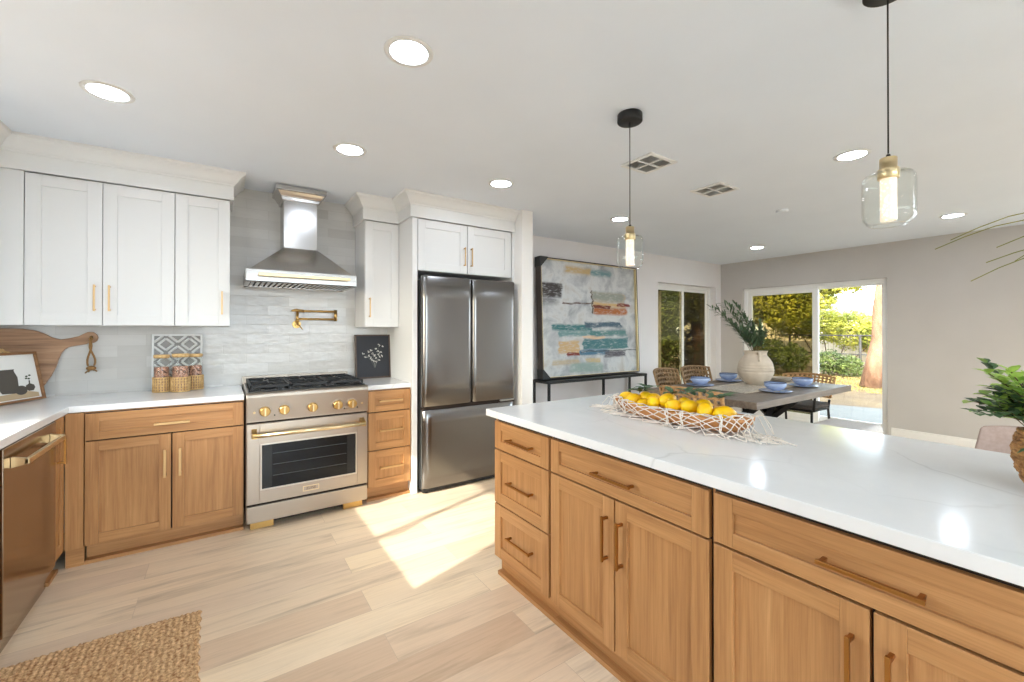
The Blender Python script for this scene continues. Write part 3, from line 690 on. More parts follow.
# ------------------------------------------------------------------ dishwasher (faces +X)
dw = thing('dishwasher', 'stainless dishwasher with a gold bar handle in the left run', 'dishwasher', (LX, 2.563, 0), R(90))
mb = MB(); mb.box(0, .655, .022, .58, .10, .872); mb.build('body', 'black', dw)
mb = MB(); mb.box(.003, .652, -.006, .022, .105, .868); dd = mb.build('door', 'dw_steel', dw, bevel=.003)
mb = MB(); mb.box(.003, .652, .03, .05, .0, .10); mb.build('toe_kick', 'dw_steel', dw)
mb = MB(); mb.box(.070, .575, -.060, -.044, .782, .806); h = mb.build('handle', 'gold_pale', dd, bevel=.003)
for x in (.070, .557):
    mb = MB(); mb.hull8([(x, -.006, .772), (x + .018, -.006, .772), (x + .018, -.006, .818), (x, -.006, .818)], [(x, -.058, .783), (x + .018, -.058, .783), (x + .018, -.058, .806), (x, -.058, .806)]); mb.build('handle_bracket', 'gold_pale', h, bevel=.002)
# faucet by the sink
fc = thing('faucet', 'tall gold gooseneck tap on the left worktop, outside the left edge of the picture', 'faucet', (-1.22, 2.175, .915))
mb = MB(); mb.lathe([(.026, 0), (.026, .012), (.016, .02), (.016, .06), (.012, .07)], seg=20); mb.build('base', 'gold', fc)
pts = [(0, 0, .06), (0, 0, .30)] + [(.09 - .09 * math.cos(R(a)), 0, .30 + .09 * math.sin(R(a))) for a in range(15, 181, 15)] + [(.18, 0, .24)]
mb = MB(); mb.tube(pts, .011, 12); mb.build('spout', 'gold', fc)
mb = MB(); mb.tube([(0, .016, .05), (0, .06, .065), (0, .10, .10)], .006, 8); mb.build('lever', 'gold', fc)

# ------------------------------------------------------------------ ceiling lights, vents
DL = [((108, 92), (-.456, 2.756)), ((409, 52), (.625, 1.673)), ((350, 149), (.656, 2.780)), ((501, 183), (1.771, 2.768)), ((620, 219), (3.332, 2.969)), ((757, 247), (6.01, 2.937)), ((852, 155), (3.362, 1.049)), ((953, 215), (5.944, 1.043))]
LAB = ['recessed round downlight nearest the left wall cabinets', 'largest recessed round downlight, nearest the camera at top left of centre', 'recessed round downlight in front of the range hood', 'recessed round downlight in front of the refrigerator',
       'recessed round downlight partly behind the middle pendant cord', 'small recessed downlight farthest away, above the dining table', 'recessed round downlight just left of the right-hand pendant lamp', 'small recessed downlight on the right, close to the grey wall']
def downlight(x, y, lab, e=1.0):
    t = thing('downlight', lab, 'ceiling light', (x, y, ZC), 0, 'recessed ceiling downlights')
    mb = MB(); mb.lathe([(.074, -.004), (.078, -.0065), (.096, -.0045), (.098, -.0005), (.074, -.0005)], seg=40, cap0=False, cap1=False); mb.build('trim_ring', 'white', t)
    mb = MB(); mb.lathe([(.0745, -.0035), (.03, -.005), (.001, -.005)], seg=32, cap0=False); mb.build('lens', 'lens', t)
for (px, (x, y)), l in zip(DL, LAB): downlight(x, y, l)
for x, y, l in ((.625, -.45, 'recessed downlight behind the camera over the left aisle'), (3.36, -.9, 'recessed downlight behind the camera over the dining room'), (5.94, -.9, 'recessed downlight behind the camera by the right wall')): downlight(x, y, l)
def vent(cx, cy, lab, sx=.135, sy=.130):
    t = thing('ceiling_vent', lab, 'vent', (cx, cy, ZC), 0, 'ceiling air vents')
    mb = MB(); 
    for a in ((-sx, sx, -sy, -sy + .025), (-sx, sx, sy - .025, sy), (-sx, -sx + .025, -sy + .025, sy - .025), (sx - .025, sx, -sy + .025, sy - .025), (-.006, .006, -sy + .025, sy - .025), (-sx + .025, sx - .025, -.006, .006)): mb.box(*a, -.012, -.0005)
    mb.build('frame', 'white', t, bevel=.002)
    mb = MB(); mb.box(-sx + .02, sx - .02, -sy + .02, sy - .02, -.0018, -.0006); mb.build('duct_opening', 'gap', t)
    mb = MB()
    for qx, qy, al in ((-1, -1, 1), (1, -1, 0), (-1, 1, 0), (1, 1, 1)):
        x0, x1 = (-sx + .025, -.006) if qx < 0 else (.006, sx - .025); y0, y1 = (-sy + .025, -.006) if qy < 0 else (.006, sy - .025)
        for i in range(7):
            if al: p = x0 + (i + .5) * (x1 - x0) / 7; mb.hull8([(p - .007, y0, -.011), (p - .0055, y0, -.011), (p - .0055, y1, -.011), (p - .007, y1, -.011)], [(p + .001, y0, -.002), (p + .0025, y0, -.002), (p + .0025, y1, -.002), (p + .001, y1, -.002)])
            else: p = y0 + (i + .5) * (y1 - y0) / 7; mb.hull8([(x0, p - .007, -.011), (x1, p - .007, -.011), (x1, p - .0055, -.011), (x0, p - .0055, -.011)], [(x0, p + .001, -.002), (x1, p + .001, -.002), (x1, p + .0025, -.002), (x0, p + .0025, -.002)])
    mb.build('louvers', 'white', t)
vent(2.38, 1.87, 'white square ceiling vent nearer the pendant lamps'); vent(3.26, 1.92, 'white square ceiling vent farther into the dining room')
mb = MB(); mb.lathe([(.05, 0), (.05, -.012), (.04, -.018), (.001, -.019)], seg=24, cap0=False)
tag(mb.build('smoke_detector', 'ceiling', origin=None), 'small flat white ceiling disc beyond the two vents', 'detector').location = (4.36, 1.9, ZC - .001)
# ------------------------------------------------------------------ pendants
def glass_solid(name, tint=(250, 250, 248)):
    m = NM(name); m.set(Base_Color=lin(tint), Roughness=.0, IOR=1.45); m.b.inputs['Transmission Weight'].default_value = 1.0; return m.m
M['crystal'] = NM('bubble_crystal').m
cm = NM('lit_bubble_crystal'); v = cm.coord((1, 1, 1)); vo = cm.new('ShaderNodeTexVoronoi'); vo.inputs['Scale'].default_value = 110; cm.l.new(v, vo.inputs['Vector'])
cm.l.new(cm.ramp(vo.outputs['Distance'], [(.12, (1, .90, .76)), (.42, (.30, .22, .15))]), cm.b.inputs['Emission Color']); cm.b.inputs['Emission Strength'].default_value = 1.0
cm.set(Base_Color=lin((240, 230, 215)), Roughness=.15)
M['crystal'] = cm.m
def pendant(x, y, zt, lab):
    t = thing('pendant_lamp', lab, 'pendant lamp', (x, y, ZC), 0, 'glass pendant lamps over the island')
    b = zt - ZC
    mb = MB(); mb.lathe([(.061, -.0005), (.064, -.004), (.064, -.040), (.060, -.044), (.001, -.044)], seg=36, cap0=True); mb.build('canopy', 'black', t)
    mb = MB(); mb.tube([(0, 0, -.03), (0, 0, b + .015)], .0024, 8); mb.tube([(0, 0, b + .012), (0, 0, b)], [.005, .008], 10); mb.build('cord', 'black', t)
    mb = MB(); mb.lathe([(.021, 0), (.0225, -.002), (.0225, -.036), (.027, -.036), (.028, -.038), (.028, -.066), (.026, -.068)], (0, 0, b), 28); mb.build('cap', 'gold_pale', t)
    mb = MB(); mb.lathe([(.0205, -.066), (.0215, -.070), (.0215, -.200), (.019, -.204)], (0, 0, b), 24); mb.build('crystal_rod', 'crystal', t)
    prof = [(.026, -.046), (.048, -.048), (.060, -.054), (.0665, -.066), (.068, -.080), (.068, -.175), (.066, -.195), (.056, -.210), (.045, -.219)]
    mb = MB(); mb.lathe(prof, (0, 0, b), 48, cap0=False, cap1=False)
    g = mb.build('glass_shade', 'clear', t); so = g.modifiers.new('thickness', 'SOLIDIFY'); so.thickness = .003; so.offset = -1
pendant(1.765, 1.505, 1.888, 'glass pendant lamp with gold cap and black canopy, nearer the refrigerator')
pendant(1.782, .460, 1.902, 'glass pendant lamp on a black cord, on the right and closer to the camera')

# ------------------------------------------------------------------ left corner decor
def rope_tie(mb, x, y, z):
    pts1 = [(x - .006 + .010 * math.sin(k * .62) , y - .016, z - .021 * k) for k in range(10)]
    pts2 = [(x + .010 - .014 * math.sin(k * .62), y - .020, z - .021 * k) for k in range(10)]
    mb.tube(pts1, .0058, 8); mb.tube(pts2, .0058, 8)
    mb.sphere((x + .004, y - .02, z - .205), .02, 10, 8, (1.3, 1, .8))
    for i in range(6): mb.tube([(x + .004, y - .02, z - .205), (x + .004 + .03 * math.cos(i * 1.05), y - .02 + .006 * math.sin(i), z - .228 + .01 * math.sin(i * 1.7))], .0045, 5)
bd = thing('cutting_board', 'large aged wooden paddle board with roped handle, leaning under the left wall cabinets', 'board', (-1.1, 3.965, .9155))
out = [(-1.32, .945), (-1.25, .918), (-1.13, .918), (-1.03, .935), (-.975, .965), (-.953, .994), (-.925, 1.05), (-.905, 1.105), (-.894, 1.153), (-.882, 1.195), (-.865, 1.222), (-.848, 1.236), (-.80, 1.247), (-.765, 1.254), (-.748, 1.262), (-.728, 1.262), (-.712, 1.275), (-.706, 1.296), (-.713, 1.32), (-.733, 1.336), (-.758, 1.336), (-.778, 1.324), (-.80, 1.309), (-.84, 1.296), (-.886, 1.287), (-.925, 1.30), (-.965, 1.327), (-1.00, 1.345), (-1.06, 1.358), (-1.15, 1.36), (-1.25, 1.345), (-1.33, 1.30), (-1.345, 1.1)]
mb = MB(); mb.prism(out, lambda u, v, k: (u + 1.1, .003 + (v - .9155) * .095 + (k - .5) * .022, v - .9155))
b_ = mb.build('paddle', 'board', bd, bevel=.004)
b_.rotation_euler = (0, 0, 0)
mb = MB(); mb.tube([(.362, .018, .386), (.362, .034, .386)], .008, 12); mb.build('handle_hole', 'gap', bd)
mb = MB(); mb.tube([(.362, .045, .387), (.362, .02, .392), (.362, .008, .383)], .0045, 8); rope_tie(mb, .360, .030, .382)
mb.build('rope', plain('jute_rope', (150, 112, 66), .9), bd)
# framed print, leaning, turned towards the room
fp = thing('framed_print', 'small wood-framed still-life print of dark pots leaning in the left corner', 'framed print', (-.945, 3.90, .9155))
A = R(64)  # plan direction of the frame's width
ex = Vector((math.cos(A), math.sin(A), 0)); 
def place(o, rx=9):
    Mx = Matrix((( ex.x, ex.y, 0), (ex.y, -ex.x, 0), (0, 0, 1))).transposed()
fw, fh = .36, .30
fp.rotation_euler = (0, 0, A)
tilt = Matrix.Rotation(R(-11), 4, 'X')
def fbox(mb, x0, x1, y0, y1, z0, z1): mb.box(x0, x1, y0, y1, z0, z1, mat=tilt)
mb = MB()
for a in ((-fw, 0, 0, .014), (-fw, 0, fh - .014, fh), (-fw, -fw + .014, .014, fh - .014), (-.014, 0, .014, fh - .014)): fbox(mb, a[0], a[1], -.024, 0, a[2], a[3])
mb.build('frame', 'walnut', fp, bevel=.0015)
mb = MB(); fbox(mb, -fw + .012, -.012, -.012, -.006, .012, fh - .012); mb.build('paper', plain('print_paper', (232, 230, 224), .7), fp)
dk = plain('print_dark', (84, 78, 70), .8); tn = plain('print_tan', (190, 166, 132), .8)
def flat(name, pts, m, y=-.0128):
    mb = MB(); mb.prism(pts, lambda u, v, k: tilt @ Vector((u, y - k * .0006, v))); return mb.build(name, m, fp)
def ell(cx, cz, rx, rz, n=20): return [(cx + rx * math.cos(2 * math.pi * i / n), cz + rz * math.sin(2 * math.pi * i / n)) for i in range(n)]
flat('painted_table', [(-fw + .02, .02), (-.03, .02), (-.03, .045), (-.09, .06), (-fw + .02, .05)], tn)
flat('painted_jug', [(-.245, .06), (-.17, .055), (-.145, .09), (-.14, .15), (-.155, .19), (-.15, .20), (-.25, .20), (-.245, .19), (-.265, .15), (-.262, .09)], dk, -.0136)
flat('painted_bowl', ell(-.135, .07, .038, .028), dk, -.0142)
flat('painted_vase', [(-.105, .075), (-.09, .06), (-.06, .06), (-.045, .078), (-.05, .095), (-.072, .105), (-.07, .125), (-.078, .125), (-.080, .105), (-.1, .095)], dk, -.0136)
for dx, dz in ((-.012, .15), (.008, .155), (0, .135), (-.016, .138)):
    flat('painted_leaf', ell(-.074 + dx, dz, .008, .005, 10), plain('print_green', (70, 80, 56), .8) if dx == -.012 else bpy.data.materials['print_green'], -.0136)
# rattan trivet behind the print
mb = MB(); rt = Matrix.Rotation(R(35), 4, 'Y')
for i in range(9):
    c = -.12 + i * .03
    mb.box(-.13, .13, -.003, .003, c - .006, c + .006, mat=rt); mb.box(c - .006, c + .006, -.006, 0, -.13, .13, mat=rt)
o = mb.build('rattan_trivet', 'rattan'); o.location = (-1.165, 3.915, 1.108); tag(o, 'woven rattan square trivet standing behind the framed print', 'trivet')
# white lattice panel
lt = thing('lattice_panel', 'white fretwork lattice panel leaning on the tiles behind the three jars', 'panel', (-.277, 3.975, .9155))
tl = Matrix.Rotation(R(-5), 4, 'X')
mb = MB(); s = .147; hh = .405
for a in ((-s, s, 0, .012), (-s, s, hh - .012, hh), (-s, -s + .012, 0, hh), (s - .012, s, 0, hh)): mb.box(a[0], a[1], -.012, 0, a[2], a[3], mat=tl)
mb.build('frame', 'white', lt, bevel=.001)
mb = MB(); r_ = .0045
def bar(p, q): mb.tube([tl @ Vector((p[0], -.006, p[1])), tl @ Vector((q[0], -.006, q[1]))], .0078, 4)
nx, nz = 2, 3; dx = 2 * (s - .01) / nx; dz = (hh - .02) / nz
for i in range(nx):
    for j in range(nz):
        cx = -s + .01 + dx * (i + .5); cz = .01 + dz * (j + .5)
        for k in (.66,):
            P_ = [(cx - dx / 2 * k, cz), (cx, cz + dz / 2 * k), (cx + dx / 2 * k, cz), (cx, cz - dz / 2 * k)]
            for a in range(4): bar(P_[a], P_[(a + 1) % 4])
        for sx in (-1, 1):
            for sz in (-1, 1): bar((cx + sx * dx / 2, cz + sz * dz * .12), (cx + sx * dx * .12, cz + sz * dz / 2))
mb.build('fretwork', 'white', lt)
mb = MB(); mb.box(-s + .006, s - .006, -.002, 0, .006, hh - .006, mat=tl); mb.build('backing', plain('grey_backing', (150, 148, 145), .6), lt)
# jars
nut = mottled('dried_berries', (58, 26, 18), (226, 170, 140), 70, .6, bump=.8, bscale=110)
def jar(x, y, r, h, lab, bh=.105, lidm='jute'):
    t = thing('storage_jar', lab, 'jar', (x, y, .9155), 0, 'glass jars in woven sleeves')
    mb = MB(); mb.lathe([(r, .004), (r + .001, .01), (r + .001, h - .045), (r - .004, h - .03), (r - .004, h - .012)], seg=32, cap0=True, cap1=False); mb.build('glass', 'clear', t)
    mb = MB(); mb.lathe([(r - .004, .006), (r - .003, .02), (r - .003, h * .66), (r - .010, h * .67), (.002, h * .675)], seg=28); mb.lathe([(r + .0015, .006), (r + .0015, bh - .004)], seg=28, mi=1, cap0=False, cap1=False); o = mb.build('dried_berries', [nut, 'board'], t); o['kind'] = 'stuff'
    mb = MB(); mb.lathe([(r - .006, h - .025), (r + .001, h - .020), (r + .003, h - .012), (r + .002, h - .003), (r - .004, h)], seg=28); mb.build('lid', 'walnut' if lidm == 'w' else 'rattan', t)
    mb = MB(); R0 = r + .005
    for k in range(6): mb.tube([(R0 * math.cos(R(a)), R0 * math.sin(R(a)), .006 + k * (bh - .01) / 5) for a in range(0, 360, 12)], .0034 if k not in (0, 5) else .005, 6, closed=True)
    for a in range(0, 360, 18):
        for da in (-2.4, 2.4): mb.tube([((R0 + .001) * math.cos(R(a + da)), (R0 + .001) * math.sin(R(a + da)), .003), ((R0 + .001) * math.cos(R(a + da)), (R0 + .001) * math.sin(R(a + da)), bh)], .0026, 5)
    mb.build('woven_sleeve', 'rattan', t)
jar(-.248, 3.815, .048, .268, 'tall glass jar with cork lid in a woven sleeve, front and middle of the three')
jar(-.356, 3.86, .044, .262, 'glass jar with cork lid in a woven sleeve, left of the three')
jar(-.168, 3.905, .042, .262, 'glass jar in a woven sleeve, right of the three and farthest back')
# black botanical art
ba = thing('framed_artwork', 'small dark framed drawing of white blossoms leaning on the tiles beside the range', 'framed artwork', (1.135, 3.935, .9155))
tb = Matrix.Rotation(R(-5), 4, 'X'); s = .158; hh = .395
mb = MB()
for a in ((-s, s, 0, .012), (-s, s, hh - .012, hh), (-s, -s + .012, .012, hh - .012), (s - .012, s, .012, hh - .012)): mb.box(a[0], a[1], -.022, .012, a[2], a[3], mat=tb)
mb.build('frame', plain('umber_frame', (84, 66, 54), .5), ba, bevel=.0015)
mb = MB(); mb.box(-s + .01, s - .01, -.012, -.006, .01, hh - .01, mat=tb); mb.build('dark_sheet', plain('slate_paper', (44, 46, 52), .7), ba)
rnd = random.Random(3); fl = plain('chalk_white', (214, 212, 204), .8)
mb = MB()
heads = [(-.02, .25), (.03, .27), (.06, .30), (.09, .285), (.07, .24), (.045, .215), (.0, .22), (-.04, .235), (-.085, .225), (-.07, .19), (-.02, .185), (.03, .18), (.06, .19), (.08, .20), (.0, .155), (.02, .15), (-.01, .17), (.04, .245), (.02, .2), (-.04, .2), (.05, .16)]
for hx_, hz2 in heads:
    for k in range(6):
        a = rnd.random() * 6.28; rr = rnd.random() * .013; c = (hx_ + rr * math.cos(a), hz2 + rr * math.sin(a)); e = ell(c[0], c[1], .0045, .0035, 7)
        mb.prism(e, lambda u, v, kk: tb @ Vector((u, -.0124 - kk * .0006, v)))
mb.build('drawn_blossoms', fl, ba)
mb = MB()
for hx_, hz2 in heads[::2]: mb.tube([tb @ Vector((.015, -.0126, .09)), tb @ Vector((.01 + hx_ * .4, -.0126, (hz2 + .11) / 2)), tb @ Vector((hx_, -.0126, hz2))], .0008, 4)
mb.build('drawn_stems', plain('chalk_grey', (120, 124, 116), .8), ba)
# jute rug: braided rows with real relief
rg_ = MB(); nxr, nyr = 150, 380; wx0, wx1, wy0, wy1 = -.715, -.07, 1.02, 2.53; g = []
for j in range(nyr + 1):
    row = []
    for i in range(nxr + 1):
        u = i / nxr; v_ = j / nyr; x = wx0 + (wx1 - wx0) * u; y = wy0 + (wy1 - wy0) * v_
        rows = 30; ru = u * rows; ph = (int(ru) % 2) * 3.1416
        hgt = .0085 + .0035 * abs(math.sin(math.pi * ru)) + .0028 * math.sin(v_ * 150 * 2 * 1.0 * math.pi * .62 + ph + 2.2 * math.sin(math.pi * (ru % 1))) + random.uniform(-.0018, .0018)
        if i in (0, nxr) or j in (0, nyr): hgt = .0005
        wob = .004 * math.sin(j * .35) if i in (0, nxr) else 0; wob2 = .005 * math.sin(i * .9) if j == nyr else 0
        row.append(rg_.bm.verts.new((x + wob + .012 * math.sin(v_ * 5), y + wob2 + .012 * math.sin(u * 3.3), hgt)))
    g.append(row)
for a, b in zip(g, g[1:]):
    for i in range(nxr): rg_.bm.faces.new((a[i], a[i + 1], b[i + 1], b[i])).smooth = True
tag(rg_.build('jute_rug', 'jute', origin=(-.39, 1.78, 0)), 'braided natural jute rug on the plank floor at the bottom left', 'rug')

# ------------------------------------------------------------------ dough bowl, net, lemons
bc = Vector((1.78, 1.245, .9155)); BA = R(-1.5)
db = []
mb = MB(); seg = 44; HL, HWd, HH = .365, .115, .058
def bowl_ring(f, z, wz=0):
    out = []
    for k in range(seg):
        a = 2 * math.pi * k / seg; c, s_ = math.cos(a), math.sin(a)
        x = HWd * f * math.copysign(abs(c) ** .85, c); y = (HL - (1 - f) * .17) * math.copysign(abs(s_) ** .9, s_)
        out.append(mb.bm.verts.new((x, y, z + wz * abs(s_) ** 3)))
    return out
rings = [bowl_ring(.35, 0), bowl_ring(.62, .003, .004), bowl_ring(.86, .020, .009), bowl_ring(.98, .048, .013), bowl_ring(1.0, .060, .015), bowl_ring(.93, .063, .015), bowl_ring(.86, .050, .014), bowl_ring(.68, .020, .008), bowl_ring(.35, .011)]
for a, b in zip(rings, rings[1:]):
    for k in range(seg): mb.bm.faces.new((a[k], a[(k + 1) % seg], b[(k + 1) % seg], b[k])).smooth = True
mb.bm.faces.new(rings[0][::-1]); mb.bm.faces.new(rings[-1])
o = mb.build('dough_bowl', 'bowl_wood'); o.location = bc; o.rotation_euler = (0, 0, BA); tag(o, 'long shallow wooden dough bowl of lemons on the white island', 'bowl')
# lemons
lm_m = MB(); prof = []
n = 14
for i in range(n + 1):
    t_ = i / n; z = -1 + 2 * t_; r_ = math.sqrt(max(0, 1 - z * z)) ; zz = z * .039
    if t_ < .06 or t_ > .94: r_ = max(r_ * .9, .0)
    prof.append((max(r_ * .0295, .0004), zz + (.007 if t_ > .985 else 0) - (.004 if t_ < .015 else 0)))
lm_m.lathe(prof, seg=20)
lemon0 = lm_m.build('lemon', 'lemon', smooth=True)
LP = [(-.300, .0, .088, 90, 20, 'lemon at the far left tip of the dough bowl'), (-.235, -.035, .085, 70, 60, 'front lemon in the pair near the left end of the bowl'), (-.205, .042, .094, 100, 150, 'high lemon near the left end of the bowl, behind the front one'),
      (-.15, .03, .094, 80, 40, 'lemon just right of the first clump of leaves'), (-.10, -.04, .088, 95, 110, 'front-row lemon left of the bowl middle'), (-.055, .015, .102, 75, 70, 'round-looking lemon standing high left of the bowl middle'),
      (.015, -.045, .090, 85, 20, 'front-row lemon at the bowl middle'), (.03, .035, .095, 90, 130, 'back-row lemon at the bowl middle'), (.09, -.02, .092, 100, 60, 'lemon right of middle, below the second clump of leaves'),
      (.125, .035, .1, 80, 10, 'high lemon right of middle, touching dark leaves'), (.175, -.045, .094, 60, 100, 'large front lemon near the right end of the bowl'), (.245, -.005, .085, 85, 45, 'deep orange-yellow lemon at the right end of the bowl'),
      (-.17, -.03, .07, 90, 80, 'lemon low under the first leaves'), (.21, .04, .075, 90, 20, 'lemon at the back near the right end of the bowl')]
for i, (a, b, z, rx, rz, lab) in enumerate(LP):
    o = lemon0 if i == 0 else lemon0.copy()
    if i: col.objects.link(o)
    o.location = bc + Vector((b * .8, -a * .98, z - .012)); o.rotation_euler = (R(rx), 0, R(rz)); s = 1.08 + .1 * ((i * 7) % 3 - 1) * .6; o.scale = (s, s, s)
    tag(o, lab, 'lemon', 'lemons in the dough bowl')
def leafverts(mb, p, d, up, ln, wd, curl=.15, mi=0):
    """one folded leaf: 2x3 quads"""
    d = d.normalized(); sd_ = d.cross(up)
    if sd_.length < 1e-4: sd_ = d.orthogonal()
    sd_.normalize(); nn = sd_.cross(d)
    prof = [(0, .06), (.35, .95), (.72, .8), (1, .03)]
    L_, C_, R_ = [], [], []
    for t_, w_ in prof:
        c = p + d * ln * t_ - nn * (curl * ln * t_ * t_)
        C_.append(mb.bm.verts.new(c)); L_.append(mb.bm.verts.new(c + sd_ * wd * w_ * .5 + nn * wd * .12 * w_)); R_.append(mb.bm.verts.new(c - sd_ * wd * w_ * .5 + nn * wd * .12 * w_))
    for k in range(3):
        for A_, B_ in ((L_, C_), (C_, R_)):
            f = mb.bm.faces.new((A_[k], A_[k + 1], B_[k + 1], B_[k])); f.material_index = mi; f.smooth = True
rnd = random.Random(11)
def sprig(a, b, z, n, lab):
    mb = MB(); base = Vector((0, 0, 0))
    mb.tube([(0, 0, 0), (.012, .0, .01), (.03, .01, .012)], .0015, 5, mi=1)
    for k in range(n):
        an = k * 2.4 + rnd.random(); d = Vector((math.cos(an), math.sin(an), .25 + .5 * rnd.random()))
        leafverts(mb, Vector((.004 * k, 0, .004)), d, Vector((0, 0, 1)), .062 + .025 * rnd.random(), .034, .35)
    o = mb.build('leaf_sprig', ['leaf_dark', 'stem']); o.location = bc + Vector((b * .4 - .012, -a * .98, z + .020)); tag(o, lab, 'leaves', 'green sprigs among the lemons')
sprig(-.19, -.05, .095, 7, 'dark green leaves in front, near the left end of the lemons'); sprig(-.19, .06, .11, 5, 'green leaves at the back, near the left end of the lemons'); sprig(-.03, .065, .10, 5, 'green leaves behind the middle lemons')
sprig(.07, .0, .118, 8, 'cluster of dark green leaves on top, right of the middle lemons'); sprig(.15, .03, .125, 7, 'dark green leaves between the two right-hand lemons'); sprig(.225, .0, .112, 6, 'grey-green leaf beside the lemon at the right end')
# net draped over the camera side and both ends
mb = MB(); rnd = random.Random(5)
def net_pt(u, v):
    """u 0..1 along the camera side from far-left tip to right tip, v 0 = inside rim, 1 = spread on the worktop"""
    a = math.pi * (.5 + u) ; c, s_ = math.cos(a), math.sin(a)
    c = math.copysign(abs(c) ** .85, c); s_ = math.copysign(abs(s_) ** .9, s_)
    prof = [(-.02, .072), (.004, .074), (.010, .056), (.004, .034), (-.010, .018), (.0, .006), (.045, .004)]
    t_ = v * (len(prof) - 1); i = min(int(t_), len(prof) - 2); f = t_ - i
    o_ = prof[i][0] * (1 - f) + prof[i + 1][0] * f; z = prof[i][1] * (1 - f) + prof[i + 1][1] * f
    endf = abs(s_) ** 4
    if v > .7: o_ += endf * .12 * (v - .7) / .3
    x = (HWd + o_) * c; y = (HL + o_) * s_; z += .016 * abs(s_) ** 3 * (1 if v < .7 else 0)
    return Vector((x, y, z))
NU, NV = 17, 4
jit = {}
def J(i, j):
    if (i, j) not in jit:
        p = net_pt(min(max((i + rnd.uniform(-.35, .35)) / NU, 0), 1), min(max((j + rnd.uniform(-.25, .25)) / NV, 0), 1)); jit[(i, j)] = p
    return jit[(i, j)]
for i in range(-NV, NU + 1):
    for dr in (1, -1):
        pts = []
        for j in range(NV + 1):
            ii = i + (j if dr == 1 else NV - j)
            if 0 <= ii <= NU: pts.append(J(ii, j))
        if len(pts) > 1:
            sm = []
            for p, q in zip(pts, pts[1:]):
                for t_ in (0, .5): sm.append(p.lerp(q, t_) + Vector((rnd.uniform(-.003, .003), rnd.uniform(-.004, .004), rnd.uniform(0, .003) if t_ else 0)))
            sm.append(pts[-1]); mb.tube(sm, .0023, 5)
for k in (5, 9, 10, 13):
    for q in range(4): mb.tube([net_pt(k / NU + rnd.uniform(-.008, .008), v_ / 8) + Vector((-.003, 0, .002)) for v_ in range(9)], .0021, 5)
# bunched ends
for cx, cy, n, sp, zc in ((.02, .39, 50, .075, .010), (-.03, -.40, 70, .085, .010)):
    for k in range(n):
        a = rnd.random() * 6.28; r0 = sp * rnd.random() ** .6
        p = Vector((cx + r0 * math.cos(a) * .9, cy + r0 * math.sin(a), .003)); pts = [p + Vector((rnd.uniform(-.02, .02), rnd.uniform(-.02, .02), max(0, zc * 2 * (1 - r0 / sp)) * t_ + .002)) for t_ in (0, .5, 1, .6)]
        mb.tube(pts, .0018, 4)
for k in range(4):  # strands rising over the two tips
    for s_ in (1, -1):
        x = rnd.uniform(-.09, .09); mb.tube([(x, s_ * .31, .068), (x * .9, s_ * .362, .078), (x * 1.0 + rnd.uniform(-.02, .02), s_ * .385, .04), (x * 1.1, s_ * .395, .004)], .0019, 4)
o = mb.build('cotton_net', 'cotton'); o.location = bc; o.rotation_euler = (0, 0, BA); tag(o, 'off-white knotted cotton net draped over the wooden lemon bowl', 'net')

# ------------------------------------------------------------------ island plant
pl = thing('potted_plant', 'bright green leafy plant in a woven rope pot at the right end of the island', 'potted plant', (1.835, .114, .9155))
mb = MB(); PR = [(.062, 0), (.078, .02), (.088, .06), (.09, .10), (.086, .135), (.080, .150)]
for k in range(17):
    z = .005 + k * .0092; r = .062 + (.09 - .062) * math.sin(min(1, z / .10) * math.pi / 2) - max(0, z - .11) * .25
    mb.tube([((r + .0022 * math.sin(a * .55 + k * 2)) * math.cos(R(a)), (r + .0022 * math.sin(a * .55 + k * 2)) * math.sin(R(a)), z + .0015 * math.sin(a * .3 + k)) for a in range(0, 360, 9)], .0062, 7, closed=True)
mb.build('woven_pot', mottled('rope_weave', (120, 76, 36), (206, 152, 92), 45, .8, bump=.5, bscale=160), pl)
mb = MB(); mb.lathe([(.058, .004), (.07, .03), (.08, .12), (.001, .125)], seg=24); mb.build('soil', plain('dark_soil', (46, 36, 28), 1), pl)
rnd = random.Random(21); ms = MB(); ml = MB()
for k in range(70):
    a = rnd.random() * 6.28; el = rnd.uniform(.05, 1.35); L = rnd.uniform(.12, .215)
    d = Vector((math.cos(a) * math.cos(el), math.sin(a) * math.cos(el), math.sin(el))); p0 = Vector((.05 * math.cos(a) * rnd.random(), .05 * math.sin(a) * rnd.random(), .12))
    pts = [p0 + Vector((d.x * L * t_, d.y * L * t_, .05 * math.sin(min(t_ * 3, 1.57)) + d.z * L * t_ - .05 * t_ * t_ * (1 - d.z))) for t_ in (0, .2, .4, .6, .8, 1)]
    ms.tube(pts, .0014, 5)
    for q in range(1, 8):
        t_ = .25 + .75 * q / 7; i = min(int(t_ * 5), 4); f = t_ * 5 - i; p = pts[i].lerp(pts[i + 1], f); td = (pts[i + 1] - pts[i]).normalized(); sd_ = td.cross(Vector((0, 0, 1))).normalized()
        for s_ in (-1, 1):
            dd_ = td * .6 + sd_ * s_ * rnd.uniform(.5, 1) + Vector((0, 0, rnd.uniform(-.1, .6)))
            leafverts(ml, p, dd_, Vector((0, 0, 1)), rnd.uniform(.026, .042), rnd.uniform(.020, .030), .2, mi=1 if rnd.random() < (.25 + .5 * t_ * (el > .5)) else 0)
ms.build('stems', 'stem', pl); f_ = ml.build('foliage', ['leaf_dark', 'leaf_bright'], pl)
